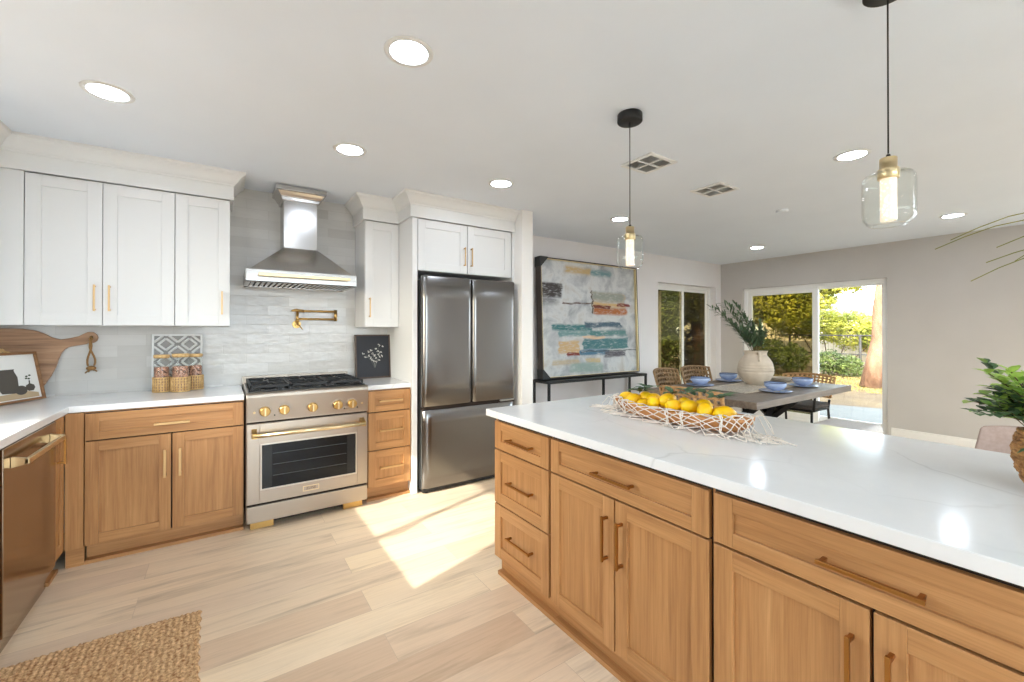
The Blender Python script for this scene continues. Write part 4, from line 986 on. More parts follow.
# tall vase with arching fronds, just outside the right edge
fv = thing('fronds_in_vase', 'tall vase outside the right edge whose thin arching fronds enter at the upper right', 'plant', (1.95, -.22, .9155))
mb = MB(); mb.lathe([(.05, 0), (.075, .03), (.085, .10), (.06, .2), (.035, .26), (.04, .30), (.036, .30), (.03, .26)], seg=28, cap1=False); mb.build('vase', 'clay', fv)
mb = MB(); rnd = random.Random(4)
tips = [(-.15, .575, .675, .735), (-.13, .545, .70, .76), (-.15, .50, .57, .64), (-.15, .45, .66, .71), (-.12, .42, .62, .70), (-.15, .47, .62, .665), (.1, -.4, .6, .9), (-.1, -.4, .6, .8), (.3, .1, .6, .9), (.25, .3, .5, .85), (.2, -.3, .6, .9), (-.3, -.1, .6, .8)]
for (tx, ty, tz, pk) in tips:
    pts = []; 
    for k in range(15):
        t_ = k / 14; h = .28 + (pk - .28) * math.sin(min(t_ / .80, 1) * math.pi / 2) - max(0, t_ - .80) ** 1.5 * (pk - tz) / .20 ** 1.5
        pts.append(Vector((tx * t_ ** 1.5, ty * t_ ** 1.5, h)))
    for k in range(14):
        a, b = pts[k], pts[k + 1]; wd0 = .009 * math.sin(math.pi * min(1, k / 14 * .9 + .12)) ; wd1 = .009 * math.sin(math.pi * min(1, (k + 1) / 14 * .9 + .12)) if k < 13 else .0004
        sd_ = (b - a).cross(Vector((0, 0, 1))).normalized(); nn = Vector((0, 0, .003))
        mb.quad(a - sd_ * wd0 / 2, a + nn * 0, b, b - sd_ * wd1 / 2, smooth=True); mb.quad(a, a + sd_ * wd0 / 2 + nn, b + sd_ * wd1 / 2 + nn, b, smooth=True)
mb.build('fronds', 'frond', fv)

# ------------------------------------------------------------------ console table and painting
ct = thing('console_table', 'slim black metal console table under the abstract painting', 'console table', (3.90, 3.88, 0))
mb = MB(); mb.box(-.88, .815, -.15, .15, .745, .775); mb.build('top', 'black', ct, bevel=.002)
for x in (-.865, .80):
    for y in (-.137, .137): mb = MB(); mb.box(x - .0125, x + .0125, y - .0125, y + .0125, 0, .745); mb.build('leg', 'black', ct)
mb = MB(); mb.box(-.0125, .0125, -.149, -.124, .02, .745); mb.build('leg', 'black', ct)
mb = MB()
for y in (-.137, .137): mb.box(-.85, .79, y - .01, y + .01, .0, .02)
for x in (-.865, .80): mb.box(x - .0125, x + .0125, -.124, .124, .0, .02)
mb.build('floor_rail', 'black', ct)
pt = thing('painting', 'large abstract painting in a dark and gold frame, leaning on the black console table', 'painting', (3.93, 3.93, .7835))
pt.rotation_euler = (R(-2.2), 0, 0)
PX0, PX1, PZ = -.885, .805, 1.43
mb = MB()
for a in ((PX0, PX1, 0, .016), (PX0, PX1, PZ - .016, PZ), (PX0, PX0 + .016, .016, PZ - .016), (PX1 - .016, PX1, .016, PZ - .016)): mb.box(a[0], a[1], -.065, .03, a[2], a[3])
mb.build('frame', plain('frame_umber', (58, 46, 38), .5), pt, bevel=.002)
mb = MB(); mb.box(PX1 - .024, PX1 - .0155, -.064, .0, .02, PZ - .02); mb.box(PX0 + .0155, PX0 + .02, -.064, .0, .02, PZ - .02); mb.box(PX0 + .02, PX1 - .024, -.064, 0, .0155, .02); mb.box(PX0 + .02, PX1 - .024, -.064, 0, PZ - .02, PZ - .0155); mb.build('gilt_liner', plain('gilt', (226, 208, 162), .35, .7), pt)
m = NM('abstract_canvas'); v = m.coord((1, 1, 1))
c = m.ramp(m.noise(v, 3.2, 8, .65, .4), [(.25, (112, 114, 118)), (.42, (170, 173, 176)), (.55, (206, 208, 207)), (.75, (176, 166, 154))])
sp = m.new('ShaderNodeSeparateXYZ'); dn = m.new('ShaderNodeTexNoise'); dn.inputs['Scale'].default_value = 5; dn.inputs['Detail'].default_value = 6
mp = m.new('ShaderNodeMapping'); mp.inputs['Scale'].default_value = (.6, 1, 3); m.l.new(v, mp.inputs[0]); m.l.new(mp.outputs[0], dn.inputs['Vector'])
ad = m.new('ShaderNodeVectorMath', operation='MULTIPLY_ADD'); sb_ = m.new('ShaderNodeVectorMath', operation='SUBTRACT'); m.l.new(dn.outputs['Color'], sb_.inputs[0]); sb_.inputs[1].default_value = (.5, .5, .5)
m.l.new(sb_.outputs[0], ad.inputs[0]); ad.inputs[1].default_value = (.16, 0, .07); m.l.new(v, ad.inputs[2]); m.l.new(ad.outputs[0], sp.inputs[0])
def rectmask(x0, x1, z0, z1, soft=.012):
    def edge(o, a, s):
        r = m.new('ShaderNodeMapRange'); r.inputs['From Min'].default_value = a - soft * s; r.inputs['From Max'].default_value = a + soft * s
        m.l.new(sp.outputs[o], r.inputs[0]); return r.outputs[0]
    out = None
    for e in (edge('X', x0, 1), edge('X', x1, -1), edge('Z', z0, 1), edge('Z', z1, -1)):
        if out is None: out = e
        else:
            k = m.new('ShaderNodeMath', operation='MULTIPLY'); m.l.new(out, k.inputs[0]); m.l.new(e, k.inputs[1]); out = k.outputs[0]
    return out
grit = m.ramp(m.noise(m.coord((2, 1, 9)), 6, 6, .7), [(.30, (.15, .15, .15)), (.5, (1, 1, 1))])
def patch(c, x0, x1, z0, z1, colr, amt=1, soft=.012):
    k = m.new('ShaderNodeMath', operation='MULTIPLY'); m.l.new(rectmask(x0, x1, z0, z1, soft), k.inputs[0])
    g2 = m.new('ShaderNodeMath', operation='MULTIPLY'); m.l.new(grit, g2.inputs[0]); g2.inputs[1].default_value = amt; m.l.new(g2.outputs[0], k.inputs[1])
    return m.mix(c, lin(colr), k.outputs[0])
# x,z in metres from the picture's centre bottom: u=(x+.885)/1.77, z up to 1.43
def fx(u): return -.87 + 1.66 * u
def fz(vv): return 1.41 - 1.39 * vv
for (u0, u1, v0, v1, cc, am, so) in (
    (.25, .50, .04, .10, (196, 166, 110), .9, .02), (.50, .72, .05, .10, (98, 140, 144), .9, .02), (.0, .20, .20, .32, (60, 54, 52), 1, .015), (.0, .16, .32, .38, (98, 96, 98), .7, .03), (.20, .52, .355, .368, (92, 66, 54), 1, .004),
    (.50, .88, .25, .42, (186, 168, 140), .8, .01), (.51, .86, .25, .33, (128, 144, 138), .7, .02), (.52, .88, .35, .385, (206, 168, 108), .9, .01), (.52, .90, .395, .455, (172, 98, 40), 1, .015), (.52, .70, .375, .40, (108, 44, 26), 1, .006), (.78, .92, .345, .38, (120, 40, 34), 1, .008), (.50, .515, .24, .45, (70, 56, 48), .9, .003),
    (.10, .50, .555, .61, (56, 116, 118), 1, .012), (.42, .82, .53, .58, (66, 92, 108), 1, .012), (.16, .60, .61, .66, (94, 140, 140), .9, .015), (.48, .88, .60, .66, (72, 124, 122), .9, .015), (.40, .90, .68, .78, (60, 114, 118), 1, .012), (.36, .66, .78, .83, (66, 110, 136), 1, .012), (.40, .62, .66, .68, (228, 190, 150), .9, .006),
    (.16, .36, .70, .81, (200, 164, 108), .9, .01), (.25, .36, .80, .835, (126, 48, 34), 1, .006), (.10, .36, .86, .91, (188, 166, 124), .7, .015), (.42, .58, .86, .90, (198, 176, 126), .9, .012), (.62, .86, .80, .86, (84, 80, 88), 1, .012), (.38, 1.0, .792, .80, (60, 66, 70), .9, .003), (.26, .60, .90, .985, (142, 166, 156), .8, .02)):
    c = patch(c, fx(u0), fx(u1), fz(v1), fz(v0), cc, am, so)
m.color(c); m.set(Roughness=.6); m.bump(m.noise(m.coord((2, 1, 9)), 12, 6, .7), .3, .004)
mb = MB(); mb.box(PX0 + .014, PX1 - .014, -.030, -.012, .014, PZ - .014); mb.build('canvas', m.m, pt)
for z0, s_ in ((0, 1), (PZ, -1)):
    mb = MB(); Lc = .115
    mb.prism([(PX0 - .004, z0 - s_ * .004), (PX0 - .004 + Lc, z0 - s_ * .004), (PX0 - .004 + Lc, z0 + s_ * .012), (PX0 + .012, z0 + s_ * Lc), (PX0 - .004, z0 + s_ * Lc)], lambda u, v, k: (u, -.0665 - .003 * k, v))
    mb.prism([(PX0 - .004, z0 - s_ * .004), (PX0 - .001, z0 - s_ * .004), (PX0 - .001, z0 + s_ * Lc), (PX0 - .004, z0 + s_ * Lc)], lambda u, v, k: (u, -.0665 + .10 * k, v))
    mb.build('corner_guard', 'black', pt)
# ------------------------------------------------------------------ dining table
dt = thing('dining_table', 'weathered wood dining table with black crossed metal pedestal, set with blue bowls', 'dining table', (4.585, 2.30, 0))
mb = MB(); mb.box(-1.0, 1.0, -.545, .545, .70, .76); mb.build('tabletop', 'table_wood', dt, bevel=.004)
mb = MB(); mb.box(-.55, .55, -.30, .30, .672, .70); mb.build('apron', 'black', dt)
for x in (-.42, .42):
    for s_ in (-1, 1):
        mb = MB(); mb.tube([(x - .0, s_ * .40, .02), (x, -s_ * .30, .68)], .04, 4); mb.build('leg', 'black', dt)
for p, q in (((-.62, 0, .66), (.10, 0, .05)), ((.62, 0, .66), (-.10, 0, .05))):
    mb = MB(); mb.tube([p, q], .038, 4); mb.build('brace', 'black', dt)
mb = MB(); mb.box(-.45, .45, -.04, .04, .0, .05); mb.box(-.46, -.38, -.44, .44, 0, .045); mb.box(.38, .46, -.44, .44, 0, .045); mb.build('foot', 'black', dt)
# runner
mb = MB(); rnd = random.Random(8); rz = .7605
g = [[mb.bm.verts.new((4.02 + 1.25 * i / 60 + rnd.uniform(-.004, .004), 2.12 + .36 * j / 24 + rnd.uniform(-.003, .003), rz + .003 + rnd.uniform(0, .004))) for i in range(61)] for j in range(25)]
for a, b in zip(g, g[1:]):
    for i in range(60): mb.bm.faces.new((a[i], a[i + 1], b[i + 1], b[i]))
for i in range(120):
    x = 4.02 + 1.25 * i / 119
    for y, s_ in ((2.12, -1), (2.48, 1)): mb.tube([(x, y, rz + .004), (x + rnd.uniform(-.01, .01), y + s_ * .03, rz + .003), (x + rnd.uniform(-.015, .015), y + s_ * .055, rz + .002)], .0022, 4)
tag(mb.build('table_runner', mottled('oatmeal_lace', (168, 156, 140), (214, 204, 188), 60, .95, bump=.5, bscale=150), origin=(4.6, 2.3, .7605)), 'oatmeal fringed lace runner along the middle of the dining table', 'table runner')
# bowls on plates
PROTO = {}
def setting(x, y, lab, where):
    if not PROTO:
        mb = MB(); mb.lathe([(.03, 0), (.075, .002), (.105, .010), (.138, .016), (.138, .019), (.105, .014), (.02, .006)], seg=40); PROTO['p'] = mb.build('dinner_plate', 'blue')
        mb = MB(); mb.lathe([(.035, 0), (.037, .006), (.070, .018), (.090, .044), (.094, .074), (.091, .075), (.086, .046), (.06, .020), (.01, .012)], seg=40)
        PROTO['b'] = thing('soup_bowl', 'x', 'bowl'); mb.build('bowl_body', 'blue', PROTO['b'])
        mb = MB(); mb.lathe([(.0925, .0745), (.0955, .0765), (.0935, .079), (.0885, .0765)], seg=40, cap0=False, cap1=False); mb.build('rim', 'blue_in', PROTO['b'])
        for s_ in (-1, 1): mb = MB(); mb.tube([(s_ * .084, -.022, .050), (s_ * .106, -.018, .053), (s_ * .112, 0, .054), (s_ * .106, .018, .053), (s_ * .084, .022, .050)], .0055, 8); mb.build('bowl_handle', 'blue', PROTO['b'])
        p, b = PROTO['p'], PROTO['b']
    else:
        p = copy_tree(PROTO['p']); b = copy_tree(PROTO['b'])
    p.location = (x, y, .7605); tag(p, 'blue dinner plate ' + where, 'plate', 'blue plates on the dining table')
    b.location = (x, y, .7605 + .0145); b.rotation_euler = (0, 0, R(-30 + 20 * (x - 4))); tag(b, lab, 'bowl', 'blue bowls on the dining table')
setting(4.37, 1.97, 'blue two-handled bowl nearest the camera, at the near edge of the dining table', 'under the nearest blue bowl, at the near edge of the dining table')
setting(5.03, 2.00, 'blue two-handled bowl at the near side of the table, right end', 'under the right-hand near blue bowl')
setting(4.20, 2.64, 'blue two-handled bowl left of the vase, above the near woven chair back', 'under the leftmost blue bowl')
setting(4.86, 2.70, 'blue two-handled bowl just left behind the clay vase', 'under the blue bowl just left of the clay vase')
mb = MB(); mb.lathe([(.05, 0), (.055, .006), (.10, .03), (.125, .055), (.12, .055), (.095, .033), (.02, .012)], seg=36)
o = mb.build('serving_bowl', 'clay'); o.location = (5.28, 2.33, .7605); tag(o, 'shallow beige serving bowl right of the clay vase', 'bowl')
vs = thing('clay_vase', 'big pale clay vase with ear handles, holding olive branches on the dining table', 'vase', (4.79, 2.36, .767))
mb = MB(); mb.lathe([(.085, 0), (.09, .005), (.125, .035), (.158, .085), (.172, .122), (.176, .136), (.167, .143), (.176, .150), (.176, .168), (.166, .175), (.174, .182), (.172, .196), (.163, .203), (.169, .21), (.164, .225), (.155, .25), (.132, .285), (.112, .31), (.106, .33), (.112, .352), (.120, .362), (.110, .362), (.098, .34), (.095, .31)], seg=48, cap1=False); mb.build('vase_body', 'clay', vs)
for a in (40, 220):
    c, s_ = math.cos(R(a)), math.sin(R(a)); mb = MB(); mb.tube([(.105 * c, .105 * s_, .335), (.145 * c, .145 * s_, .345), (.162 * c, .162 * s_, .315), (.158 * c, .158 * s_, .28), (.140 * c, .140 * s_, .262)], .013, 10); mb.build('vase_handle', 'clay', vs)
ol = thing('olive_branches', 'grey-green leafy olive branches standing in the clay vase, leaning left', 'branches', (4.79, 2.36, 1.06))
ms = MB(); ml = MB(); rnd = random.Random(9)
ends = [(-.10, .44, .55), (-.12, .36, .53), (-.06, .34, .60), (-.08, .26, .58), (-.02, .22, .60), (-.05, .16, .50), (0, .12, .44), (.04, .05, .36), (.05, -.02, .30), (0, -.10, .28), (-.1, .22, .36), (-.05, .3, .42), (.08, .14, .42), (-.12, .1, .30), (.0, -.05, .38)]
for ex_, ey_, ez_ in ends:
    p0 = Vector((rnd.uniform(-.04, .04), rnd.uniform(-.04, .04), 0)); p3 = Vector((ex_, ey_, ez_)); pm = p0.lerp(p3, .5) + Vector((0, -.04, .07)); pts = [(p0 * (1 - t) ** 2 + pm * 2 * t * (1 - t) + p3 * t * t) for t in [k / 8 for k in range(9)]]
    ms.tube(pts, [.003 - .0022 * k / 8 for k in range(9)], 5)
    for q in range(36):
        t = .22 + .78 * q / 35; i = min(int(t * 8), 7); p = pts[i].lerp(pts[i + 1], t * 8 - i); td = (pts[i + 1] - pts[i]).normalized()
        a = rnd.random() * 6.28; o1 = td.orthogonal().normalized(); sdv = o1 * math.cos(a) + td.cross(o1) * math.sin(a)
        leafverts(ml, p, td * .9 + sdv * .8, Vector((0, 0, 1)), rnd.uniform(.055, .09), .021, .12)
ms.build('stems', 'stem', ol); ml.build('foliage', 'leaf_olive', ol)
# ------------------------------------------------------------------ woven dining chairs (local: sitter looks to +y, back at -y)
def woven_chair(label, loc, rz, mat='weave', arms=False, zb0=.50, zb1=.87):
    t = thing('dining_chair', label, 'chair', loc, rz, 'woven dining chairs')
    W2 = .27
    mb = MB(); nxx, nzz = 12, 7
    def P(u, v, o=0):
        x = -W2 + 2 * W2 * u; curve = .09 * (1 - (2 * u - 1) ** 2); wtop = 1 + .05 * v
        return Vector((x * wtop, -.20 - curve - .10 * v + o, zb0 + (zb1 - zb0) * v - .02 * (2 * u - 1) ** 2 * v))
    for o in (0, .018):
        for i in range(nxx):
            for j in range(nzz):
                u0, u1, v0, v1 = i / nxx, (i + 1) / nxx, j / nzz, (j + 1) / nzz; a = .19; du, dv = (u1 - u0) * a, (v1 - v0) * a
                O_ = [(u0, v0), (u1, v0), (u1, v1), (u0, v1)]; I_ = [(u0 + du, v0 + dv), (u1 - du, v0 + dv), (u1 - du, v1 - dv), (u0 + du, v1 - dv)]
                bz = .004 * (1 if (i + j) % 2 else -1)
                ov = [mb.bm.verts.new(P(*q, o)) for q in O_]; iv = [mb.bm.verts.new(P(*q, o + bz)) for q in I_]
                for k in range(4): mb.bm.faces.new((ov[k], ov[(k + 1) % 4], iv[(k + 1) % 4], iv[k]))
                if o == 0:
                    iw = [mb.bm.verts.new(P(*q, .018)) for q in I_]
                    for k in range(4): mb.bm.faces.new((iv[k], iv[(k + 1) % 4], iw[(k + 1) % 4], iw[k]))
    mb.build('backrest', mat, t)
    mb = MB(); mb.tube([P(0, 0, .009), P(0, .5, .009), P(0, 1, .009)] + [P(k / 10, 1, .009) for k in range(1, 11)] + [P(1, .5, .009), P(1, 0, .009)], .014, 8); mb.tube([P(k / 10, 0, .009) for k in range(11)], .012, 8)
    mb.build('back_frame', mat, t)
    mb = MB(); mb.box(-.25, .25, -.24, .24, .41, .435); mb.build('seat_frame', 'black', t, bevel=.006)
    mb = MB(); mb.box(-.245, .245, -.235, .245, .4355, .49); mb.build('seat', 'cushion', t, bevel=.018, seg=4)
    for x in (-.235, .235):
        mb = MB(); mb.tube([(x * 1.04, .25, 0), (x, .225, .42)], .014, 8); mb.build('leg', 'black', t)
        mb = MB(); mb.tube([(x * 1.04, -.29, 0), (x, -.225, .42), (x * 1.05, -.235, .52)], .014, 8); mb.build('leg', 'black', t)
        if arms:
            mb = MB(); mb.tube([(x * 1.08, .22, .42), (x * 1.12, .21, .60), (x * 1.12, .17, .635), (x * 1.1, -.22, .645)], .014, 8); mb.build('armrest', 'black', t)
    return t
woven_chair('tan woven dining chair at the near left end of the table, behind the lemon bowl', (3.52, 2.13, 0), R(-90), 'weave_tan')
woven_chair('brown woven dining chair on the far side of the table, left of the pair', (4.59, 3.03, 0), R(180 + 8), 'weave')
woven_chair('brown woven dining chair on the far side of the table, right of the pair', (5.20, 3.06, 0), R(180 - 4), 'weave')
woven_chair('tan woven armchair at the far right end of the table, back to the garden door', (5.80, 2.36, 0), R(90), 'weave_tan', True, .55, .80)
bn = thing('dining_bench', 'grey upholstered bench with black legs along the near side of the dining table', 'bench', (4.14, 1.52, 0))
mb = MB(); mb.box(-.80, .80, -.21, .21, .36, .50); mb.build('seat', 'linen', bn, bevel=.045, seg=5)
mb = MB(); mb.box(-.78, .78, -.19, .19, .335, .36); mb.build('seat_frame', 'black', bn)
for x in (-.74, .74):
    for y in (-.17, .17): mb = MB(); mb.tube([(x, y, 0), (x, y, .34)], .016, 8); mb.build('leg', 'black', bn)
# taupe chair just beyond the island
tc_ = thing('upholstered_stool', 'taupe upholstered counter chair back just beyond the island, left of the woven pot', 'chair', (2.78, .275, 0), R(90))
mb = MB(); 
def BP_(u, v, o): return Vector((-.21 + .42 * u + (.5 - u) * .10 * v, -.20 - .06 * (1 - (2 * u - 1) ** 2) - .05 * v + o, .60 + .30 * v - .012 * (2 * u - 1) ** 2))
g0 = [[mb.bm.verts.new(BP_(i / 12, j / 6, 0)) for i in range(13)] for j in range(7)]; g1 = [[mb.bm.verts.new(BP_(i / 12, j / 6, .05)) for i in range(13)] for j in range(7)]
for g in (g0, g1):
    for a, b in zip(g, g[1:]):
        for i in range(12): mb.bm.faces.new((a[i], a[i + 1], b[i + 1], b[i])).smooth = True
for j in range(6):
    for i_ in (0, 12): mb.bm.faces.new((g0[j][i_], g0[j + 1][i_], g1[j + 1][i_], g1[j][i_]))
for i in range(12):
    for j_ in (0, 6): mb.bm.faces.new((g0[j_][i], g0[j_][i + 1], g1[j_][i + 1], g1[j_][i]))
mb.build('backrest', 'taupe', tc_, bevel=.012, seg=3)
mb = MB(); mb.box(-.22, .22, -.22, .22, .58, .66); mb.build('seat', 'taupe', tc_, bevel=.025, seg=4)
for x in (-.19, .19):
    for y in (-.19, .19): mb = MB(); mb.tube([(x * 1.1, y * 1.1, 0), (x, y, .585)], .014, 8); mb.build('leg', 'black', tc_)
mb = MB()
for x in (-.2, .2): mb.tube([(x, -.2, .2), (x, .2, .2)], .009, 6)
for y in (-.2, .2): mb.tube([(-.2, y, .2), (.2, y, .2)], .009, 6)
mb.build('footrest', 'black', tc_)

# ------------------------------------------------------------------ outside
mb = MB(); mb.prism([(7.215, -3), (10.6, -3), (10.0, 2.5), (9.35, 4.4), (9.3, 9), (2, 9), (2, 4.24), (7.215, 4.24)], lambda u, v, k: (u, v, -.20 + .13 * k)); structure('patio', mb, 'concrete', label='pale concrete patio outside the sliding door')
mb = MB(); mb.box(-8, 9, -12, YB - WT, -.20, -.06); structure('rear_patio', mb, 'concrete', label='pale concrete patio behind the house')  # unseen slab, added to keep the light bounced indoors neutral
mb = MB(); mb.box(-30, 60, -40, 60, -.45, -.12); structure('ground', mb, 'ground', label='dry garden ground beyond the patio')
mb = MB(); mb.box(-1.80, XL - WT, .5, 4.2, 2.14, 2.26); structure('eave', mb, 'stucco')  # unseen overhang, added to cut off the top of the kitchen window's sun
mb = MB(); mb.box(XL - .45, XR + .55, YB - .5, YW + .2, 2.70, 2.86); structure('roof', mb, 'stucco')
mb = MB(); mb.box(2.2, 9.3, 4.25, 7.0, 2.45, 2.62); 
for k in range(14): mb.box(2.4 + k * .5, 2.45 + k * .5, 4.3, 7.0, 2.33, 2.45)
structure('side_patio_roof', mb, mottled('dark_roof_boards', (96, 76, 54), (120, 98, 72), 6, .9))
for x, y, lab in ((9.0, 4.58, 'square beige porch post seen at the left edge of the sliding door'), (9.0, 6.8, 'square beige porch post at the far outer corner of the side patio'), (5.9, 6.8, 'square beige porch post seen through the dining window')):
    mb = MB(); mb.box(-.06, .06, -.06, .06, -.07, 2.45); mb.box(-.08, .08, -.08, .08, -.07, .05); o = mb.build('porch_post', 'stucco', bevel=.004); o.location = (x, y, 0); tag(o, lab, 'post', 'porch posts')
def foliage_mesh(mb, blobs, n, size, rnd, droop=.3):
    tot = sum(b[3] ** 2 for b in blobs)
    for bx_, by_, bz_, br, sq in blobs:
        for _ in range(int(n * br * br / tot)):
            while True:
                d = Vector((rnd.gauss(0, 1), rnd.gauss(0, 1), rnd.gauss(0, 1)))
                if d.length > .1: break
            d.normalize(); rr = br * (rnd.uniform(.35, 1) ** .5) * (1 + .18 * math.sin(d.x * 5 + bx_) * math.cos(d.z * 6 + by_))
            p = Vector((bx_ + d.x * rr, by_ + d.y * rr, bz_ + d.z * rr * sq))
            a = Vector((rnd.gauss(0, 1), rnd.gauss(0, 1), rnd.gauss(0, .6) - droop)).normalized(); b = a.cross(d + Vector((.01, .02, .03))).normalized(); s_ = size * rnd.uniform(.6, 1.4)
            c1 = a.cross(b) * s_ * .25
            mb.quad(p - a * s_ * .5, p + b * s_ * .3 + c1, p + a * s_ * .5, p - b * s_ * .3 + c1)
def tree(label, x, y, th, tr, lean, blobs, n, size, mat, bark, seed, cat='tree', name='garden_tree', limbs=6, flare=1.6):
    rnd = random.Random(seed); t = thing(name, label, cat, (x, y, -.12), 0, 'trees in the garden')
    mb = MB(); k_ = 14
    mb.tube([(lean[0] * (i / k_) ** 1.1 + .03 * math.sin(i * 1.3), lean[1] * (i / k_) ** 1.1 + .03 * math.cos(i * 1.7), th * i / k_) for i in range(k_ + 1)], [tr * (1 + (flare - 1) * max(0, 1 - i / 3.0) ** 2) * (1 - .45 * i / k_) * (1 + .05 * math.sin(i * 2.3)) for i in range(k_ + 1)], 20)
    tk = mb.build('trunk', bark, t)
    mb = MB()
    for i in range(limbs):
        b = blobs[i % len(blobs)]; f = rnd.uniform(.35, .85); s0 = Vector((lean[0] * f, lean[1] * f, th * f)); e0 = Vector(b[:3]); md = s0.lerp(e0, .5) + Vector((0, 0, -.2))
        mb.tube([s0, md, e0], [tr * .35, tr * .25, tr * .1], 8)
    mb.build('branches', bark, t)
    mb = MB(); foliage_mesh(mb, blobs, n, size, rnd); mb.build('foliage', mat, t)
    return t
# big pine with bare leaning trunk seen through the open door
tree('large pine with a bare sunlit leaning trunk, right side of the sliding door', 14.0, 3.95, 9, .185, (.2, -1.0), [(0, -.8, 8.2, 2.6, .6), (1.2, -2.4, 7.6, 1.8, .6), (-1.5, 0, 7.8, 1.8, .5), (1.5, 1, 8.2, 1.8, .5)], 5000, .30, 'foliage_a', 'bark', 31, limbs=6, flare=1.3)
def blobcol(rnd, n, rx, ry, z0, z1, r0, r1, taper=.6):
    out = []
    for i in range(n):
        f = i / max(1, n - 1); k = 1 - taper * f
        out.append((rnd.uniform(-rx, rx) * k, rnd.uniform(-ry, ry) * k, z0 + (z1 - z0) * f, r0 + (r1 - r0) * f, .75))
    return out
rb = random.Random(77)
tree('tall yellow-green conifer filling the middle of the sliding door view', 15.5, 7.9, 8, .2, (.1, .2), [(-.2, -1.9, 3.0, 1.0, .6), (0, -2.7, 2.95, .75, .5), (-.2, -1.1, 2.4, 1.1, .8), (0, -2.2, 2.45, .5, .6), (-.6, -1.2, 3.6, 1.35, .45), (-.2, -1.9, 4.4, 1.2, .4), (.2, -2.3, 3.5, .75, .4), (0, -.2, 3.3, 1.5, .7), (0, .4, 5, 1.8, .7), (0, 1.2, 3.4, 1.6, .8), (0, 1.0, 6.5, 1.8, .8), (.3, -.8, 2.4, .95, .6), (0, .6, 2.2, 1.2, .8), (-.3, -1.6, 5.4, 1.5, .5)], 46000, .12, 'foliage_a', 'bark_dark', 41, limbs=9)
tree('darker evergreen behind the left pane of the sliding door', 13.2, 8.3, 6.5, .2, (-.1, .3), [(-.2, 0, 2.6, 1.3, .8), (0, .8, 3.8, 1.5, .8), (.2, -.5, 3.9, 1.1, .7), (0, .4, 5.2, 1.4, .8), (.2, 1.4, 2.6, 1.3, .9), (-.5, 1.6, 4.4, 1.4, .8)], 34000, .11, 'foliage_b', 'bark_dark', 42, limbs=8)
tree('bushy evergreen nearer the porch post, left pane of the sliding door', 11.8, 8.9, 5.5, .14, (.2, .1), [(0, 0, 2.4, 1.2, .9), (0, .2, 1.0, .9, .9), (0, 1.3, 1.0, .9, .9), (.2, .6, 3.6, 1.3, .9), (-.3, -.3, 4.6, 1.1, .8), (.4, 1.4, 2.6, 1.2, .9)], 22000, .11, 'foliage_b', 'bark_dark', 43, limbs=7)
def bush(label, x, y, blobs, n, size, mat, seed):
    rnd = random.Random(seed); t = thing('garden_bush', label, 'bush', (x, y, -.12), 0, 'bushes along the fence')
    mb = MB(); foliage_mesh(mb, blobs, n, size, rnd, 0); mb.build('foliage', mat, t)
    mb = MB(); 
    for b in blobs: mb.tube([(b[0] * .2, b[1] * .2, 0), (b[0], b[1], b[2])], .02, 6)
    mb.build('stems', 'bark_dark', t)
bush('yellow-green shrub mass beyond the fence, between conifer and pine trunk', 19, 6.6, [(0, -.6, 1.5, .8, .9), (0, .3, 1.7, .8, .9), (0, 1.3, 1.9, .9, .9), (.2, -1.4, 1.3, .7, .9)], 11000, .10, 'foliage_a', 51)
bush('dark shrub at the foot of the yellow-green conifer', 15.2, 6.6, [(0, -.2, .6, .55, .9), (0, .6, .75, .7, .9), (0, 1.4, .6, .7, .9)], 4500, .10, 'foliage_b', 52)
bush('low dark shrub just left of the pine trunk', 16.4, 5.75, [(0, 0, .45, .45, .9), (.1, -.5, .35, .4, .9)], 2500, .08, 'foliage_b', 53)
bush('golden shrub behind the pine trunk at the right edge of the door', 19.5, 4.2, [(0, 0, 1.4, .9, 1), (0, .8, 1.2, .8, 1), (0, -1, 1.3, .9, 1)], 4000, .12, 'foliage_c', 54)
bush('dark hedge by the fence in the left pane', 13.5, 7.0, [(0, .2, .55, .55, 1), (0, 1.1, .7, .7, 1), (0, 2.1, .8, .8, 1)], 5000, .10, 'foliage_b', 55)
# fence
fc_ = thing('garden_fence', 'dark wire fence with top rail and posts at the back of the garden', 'fence', (17.3, 6, -.12))
fys = [-5 + 2.1 * k for k in range(9)]
for y in fys:
    mb = MB(); mb.cyl((0, y, 0), (0, y, 1.35), .035, 10); mb.build('post', 'fence', fc_)
for z in (1.32, .70):
    mb = MB(); mb.cyl((0, fys[0], z), (0, fys[-1], z), .02, 8); mb.build('rail', 'fence', fc_)
mb = MB()
for k in range(110):
    y = fys[0] + (fys[-1] - fys[0]) * k / 109; mb.tube([(0, y, .03), (0, y, 1.32)], .004, 4)
mb.build('wire_mesh', 'fence', fc_)
mb = MB(); mb.box(-.02, .02, -4, 9, 0, 1.05); o = mb.build('block_wall', 'stucco'); o.location = (20.6, 6, -.12); tag(o, 'low pale block wall behind the garden fence', 'wall')
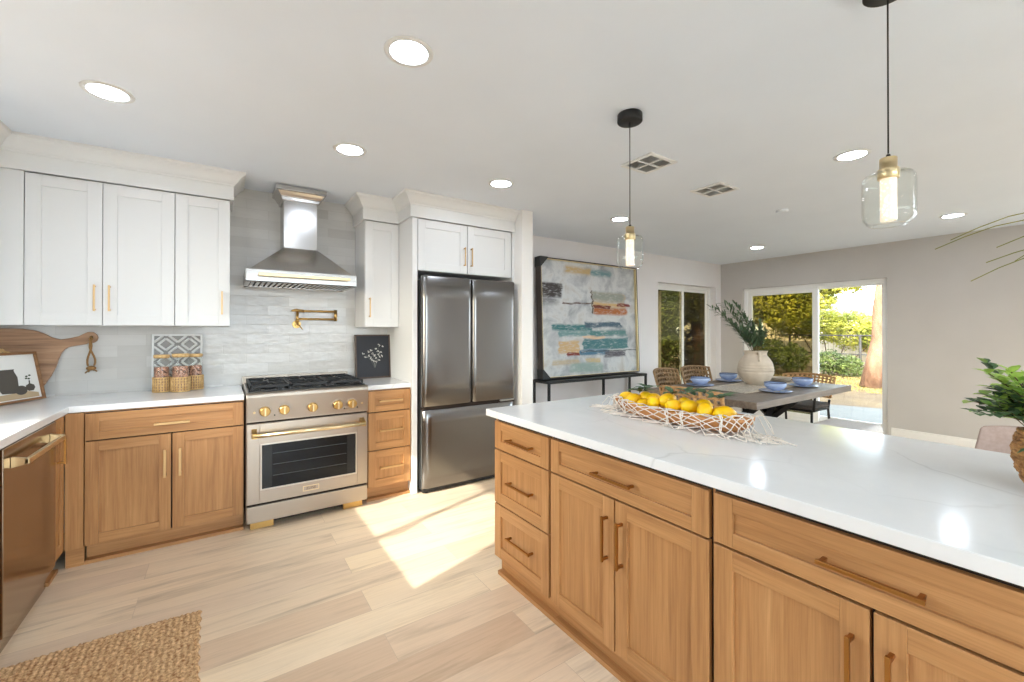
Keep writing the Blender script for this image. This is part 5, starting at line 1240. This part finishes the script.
# neighbour's roof and utility pole
nb = thing('neighbour_house', 'low pale house with grey roof behind the trees, seen between conifer and trunk', 'house', (30, 10.3, -.12))
mb = MB(); mb.box(-1, 5, -3.5, 3.5, 0, 2.3); mb.build('wall', 'stucco', nb)
mb = MB(); mb.prism([(-4.0, 2.3), (4.0, 2.3), (0, 3.5)], lambda u, v, k: (-1.4 + 6.8 * k, u, v)); mb.build('roof', mottled('grey_shingle', (132, 128, 126), (158, 154, 150), 8, .9), nb)
up = thing('utility_pole', 'thin wooden utility pole against the bright sky', 'pole', (26, 9.6, -.12))
mb = MB(); mb.tube([(0, 0, 0), (0, 0, 7)], [.13, .09], 10); mb.build('pole', 'bark_dark', up)
mb = MB(); mb.box(-.05, .05, -.9, .9, 6.2, 6.32); mb.build('crossarm', 'bark_dark', up)
# trees seen through the dining window (side garden)
tree('golden-lit tree with twisting limbs outside the dining window', 8.6, 9.4, 5, .16, (.3, .2), [(-.3, 0, 2.0, 1.2, 1), (.6, .4, 2.4, 1.2, 1), (0, .2, 3.6, 1.5, .9), (.5, .8, 1.1, .9, 1), (-1.1, .6, 1.4, 1.1, 1), (1.6, .5, 1.6, 1.2, 1)], 14000, .12, 'foliage_c', 'bark_dark', 61, limbs=12)
tree('second tree outside the dining window, to the right of the twisting one', 11.3, 10.8, 5, .16, (.1, .2), [(0, 0, 1.6, 1.4, 1), (.6, .4, 2.8, 1.6, 1), (-.6, .2, 3.8, 1.6, .9), (1.2, .8, 1.4, 1.2, 1)], 11000, .14, 'foliage_b', 'bark_dark', 62, limbs=8)
bush('dark hedge outside the dining window', 7.6, 8.6, [(0, 0, .5, .6, 1), (1.1, .2, .6, .7, 1), (2.2, .4, .6, .7, 1), (-1.0, .3, .7, .8, 1)], 5000, .09, 'foliage_b', 63)
# grass strip
mb = MB(); rnd = random.Random(15)
for k in range(9000):
    x, y = rnd.uniform(12.6, 17), rnd.uniform(1.5, 8); h = rnd.uniform(.02, .06); a = rnd.random() * 6.28; dx_, dy_ = math.cos(a) * .012, math.sin(a) * .012
    f = mb.bm.faces.new([mb.bm.verts.new(q) for q in ((x - dx_, y - dy_, -.12), (x + dx_, y + dy_, -.12), (x + dy_, y, -.12 + h))])
tag(mb.build('garden_grass', mottled('dry_grass', (120, 108, 54), (158, 142, 78), 3, .9, bump=0)), 'dry yellow-green grass on the sunlit garden ground', 'grass', kind='stuff')
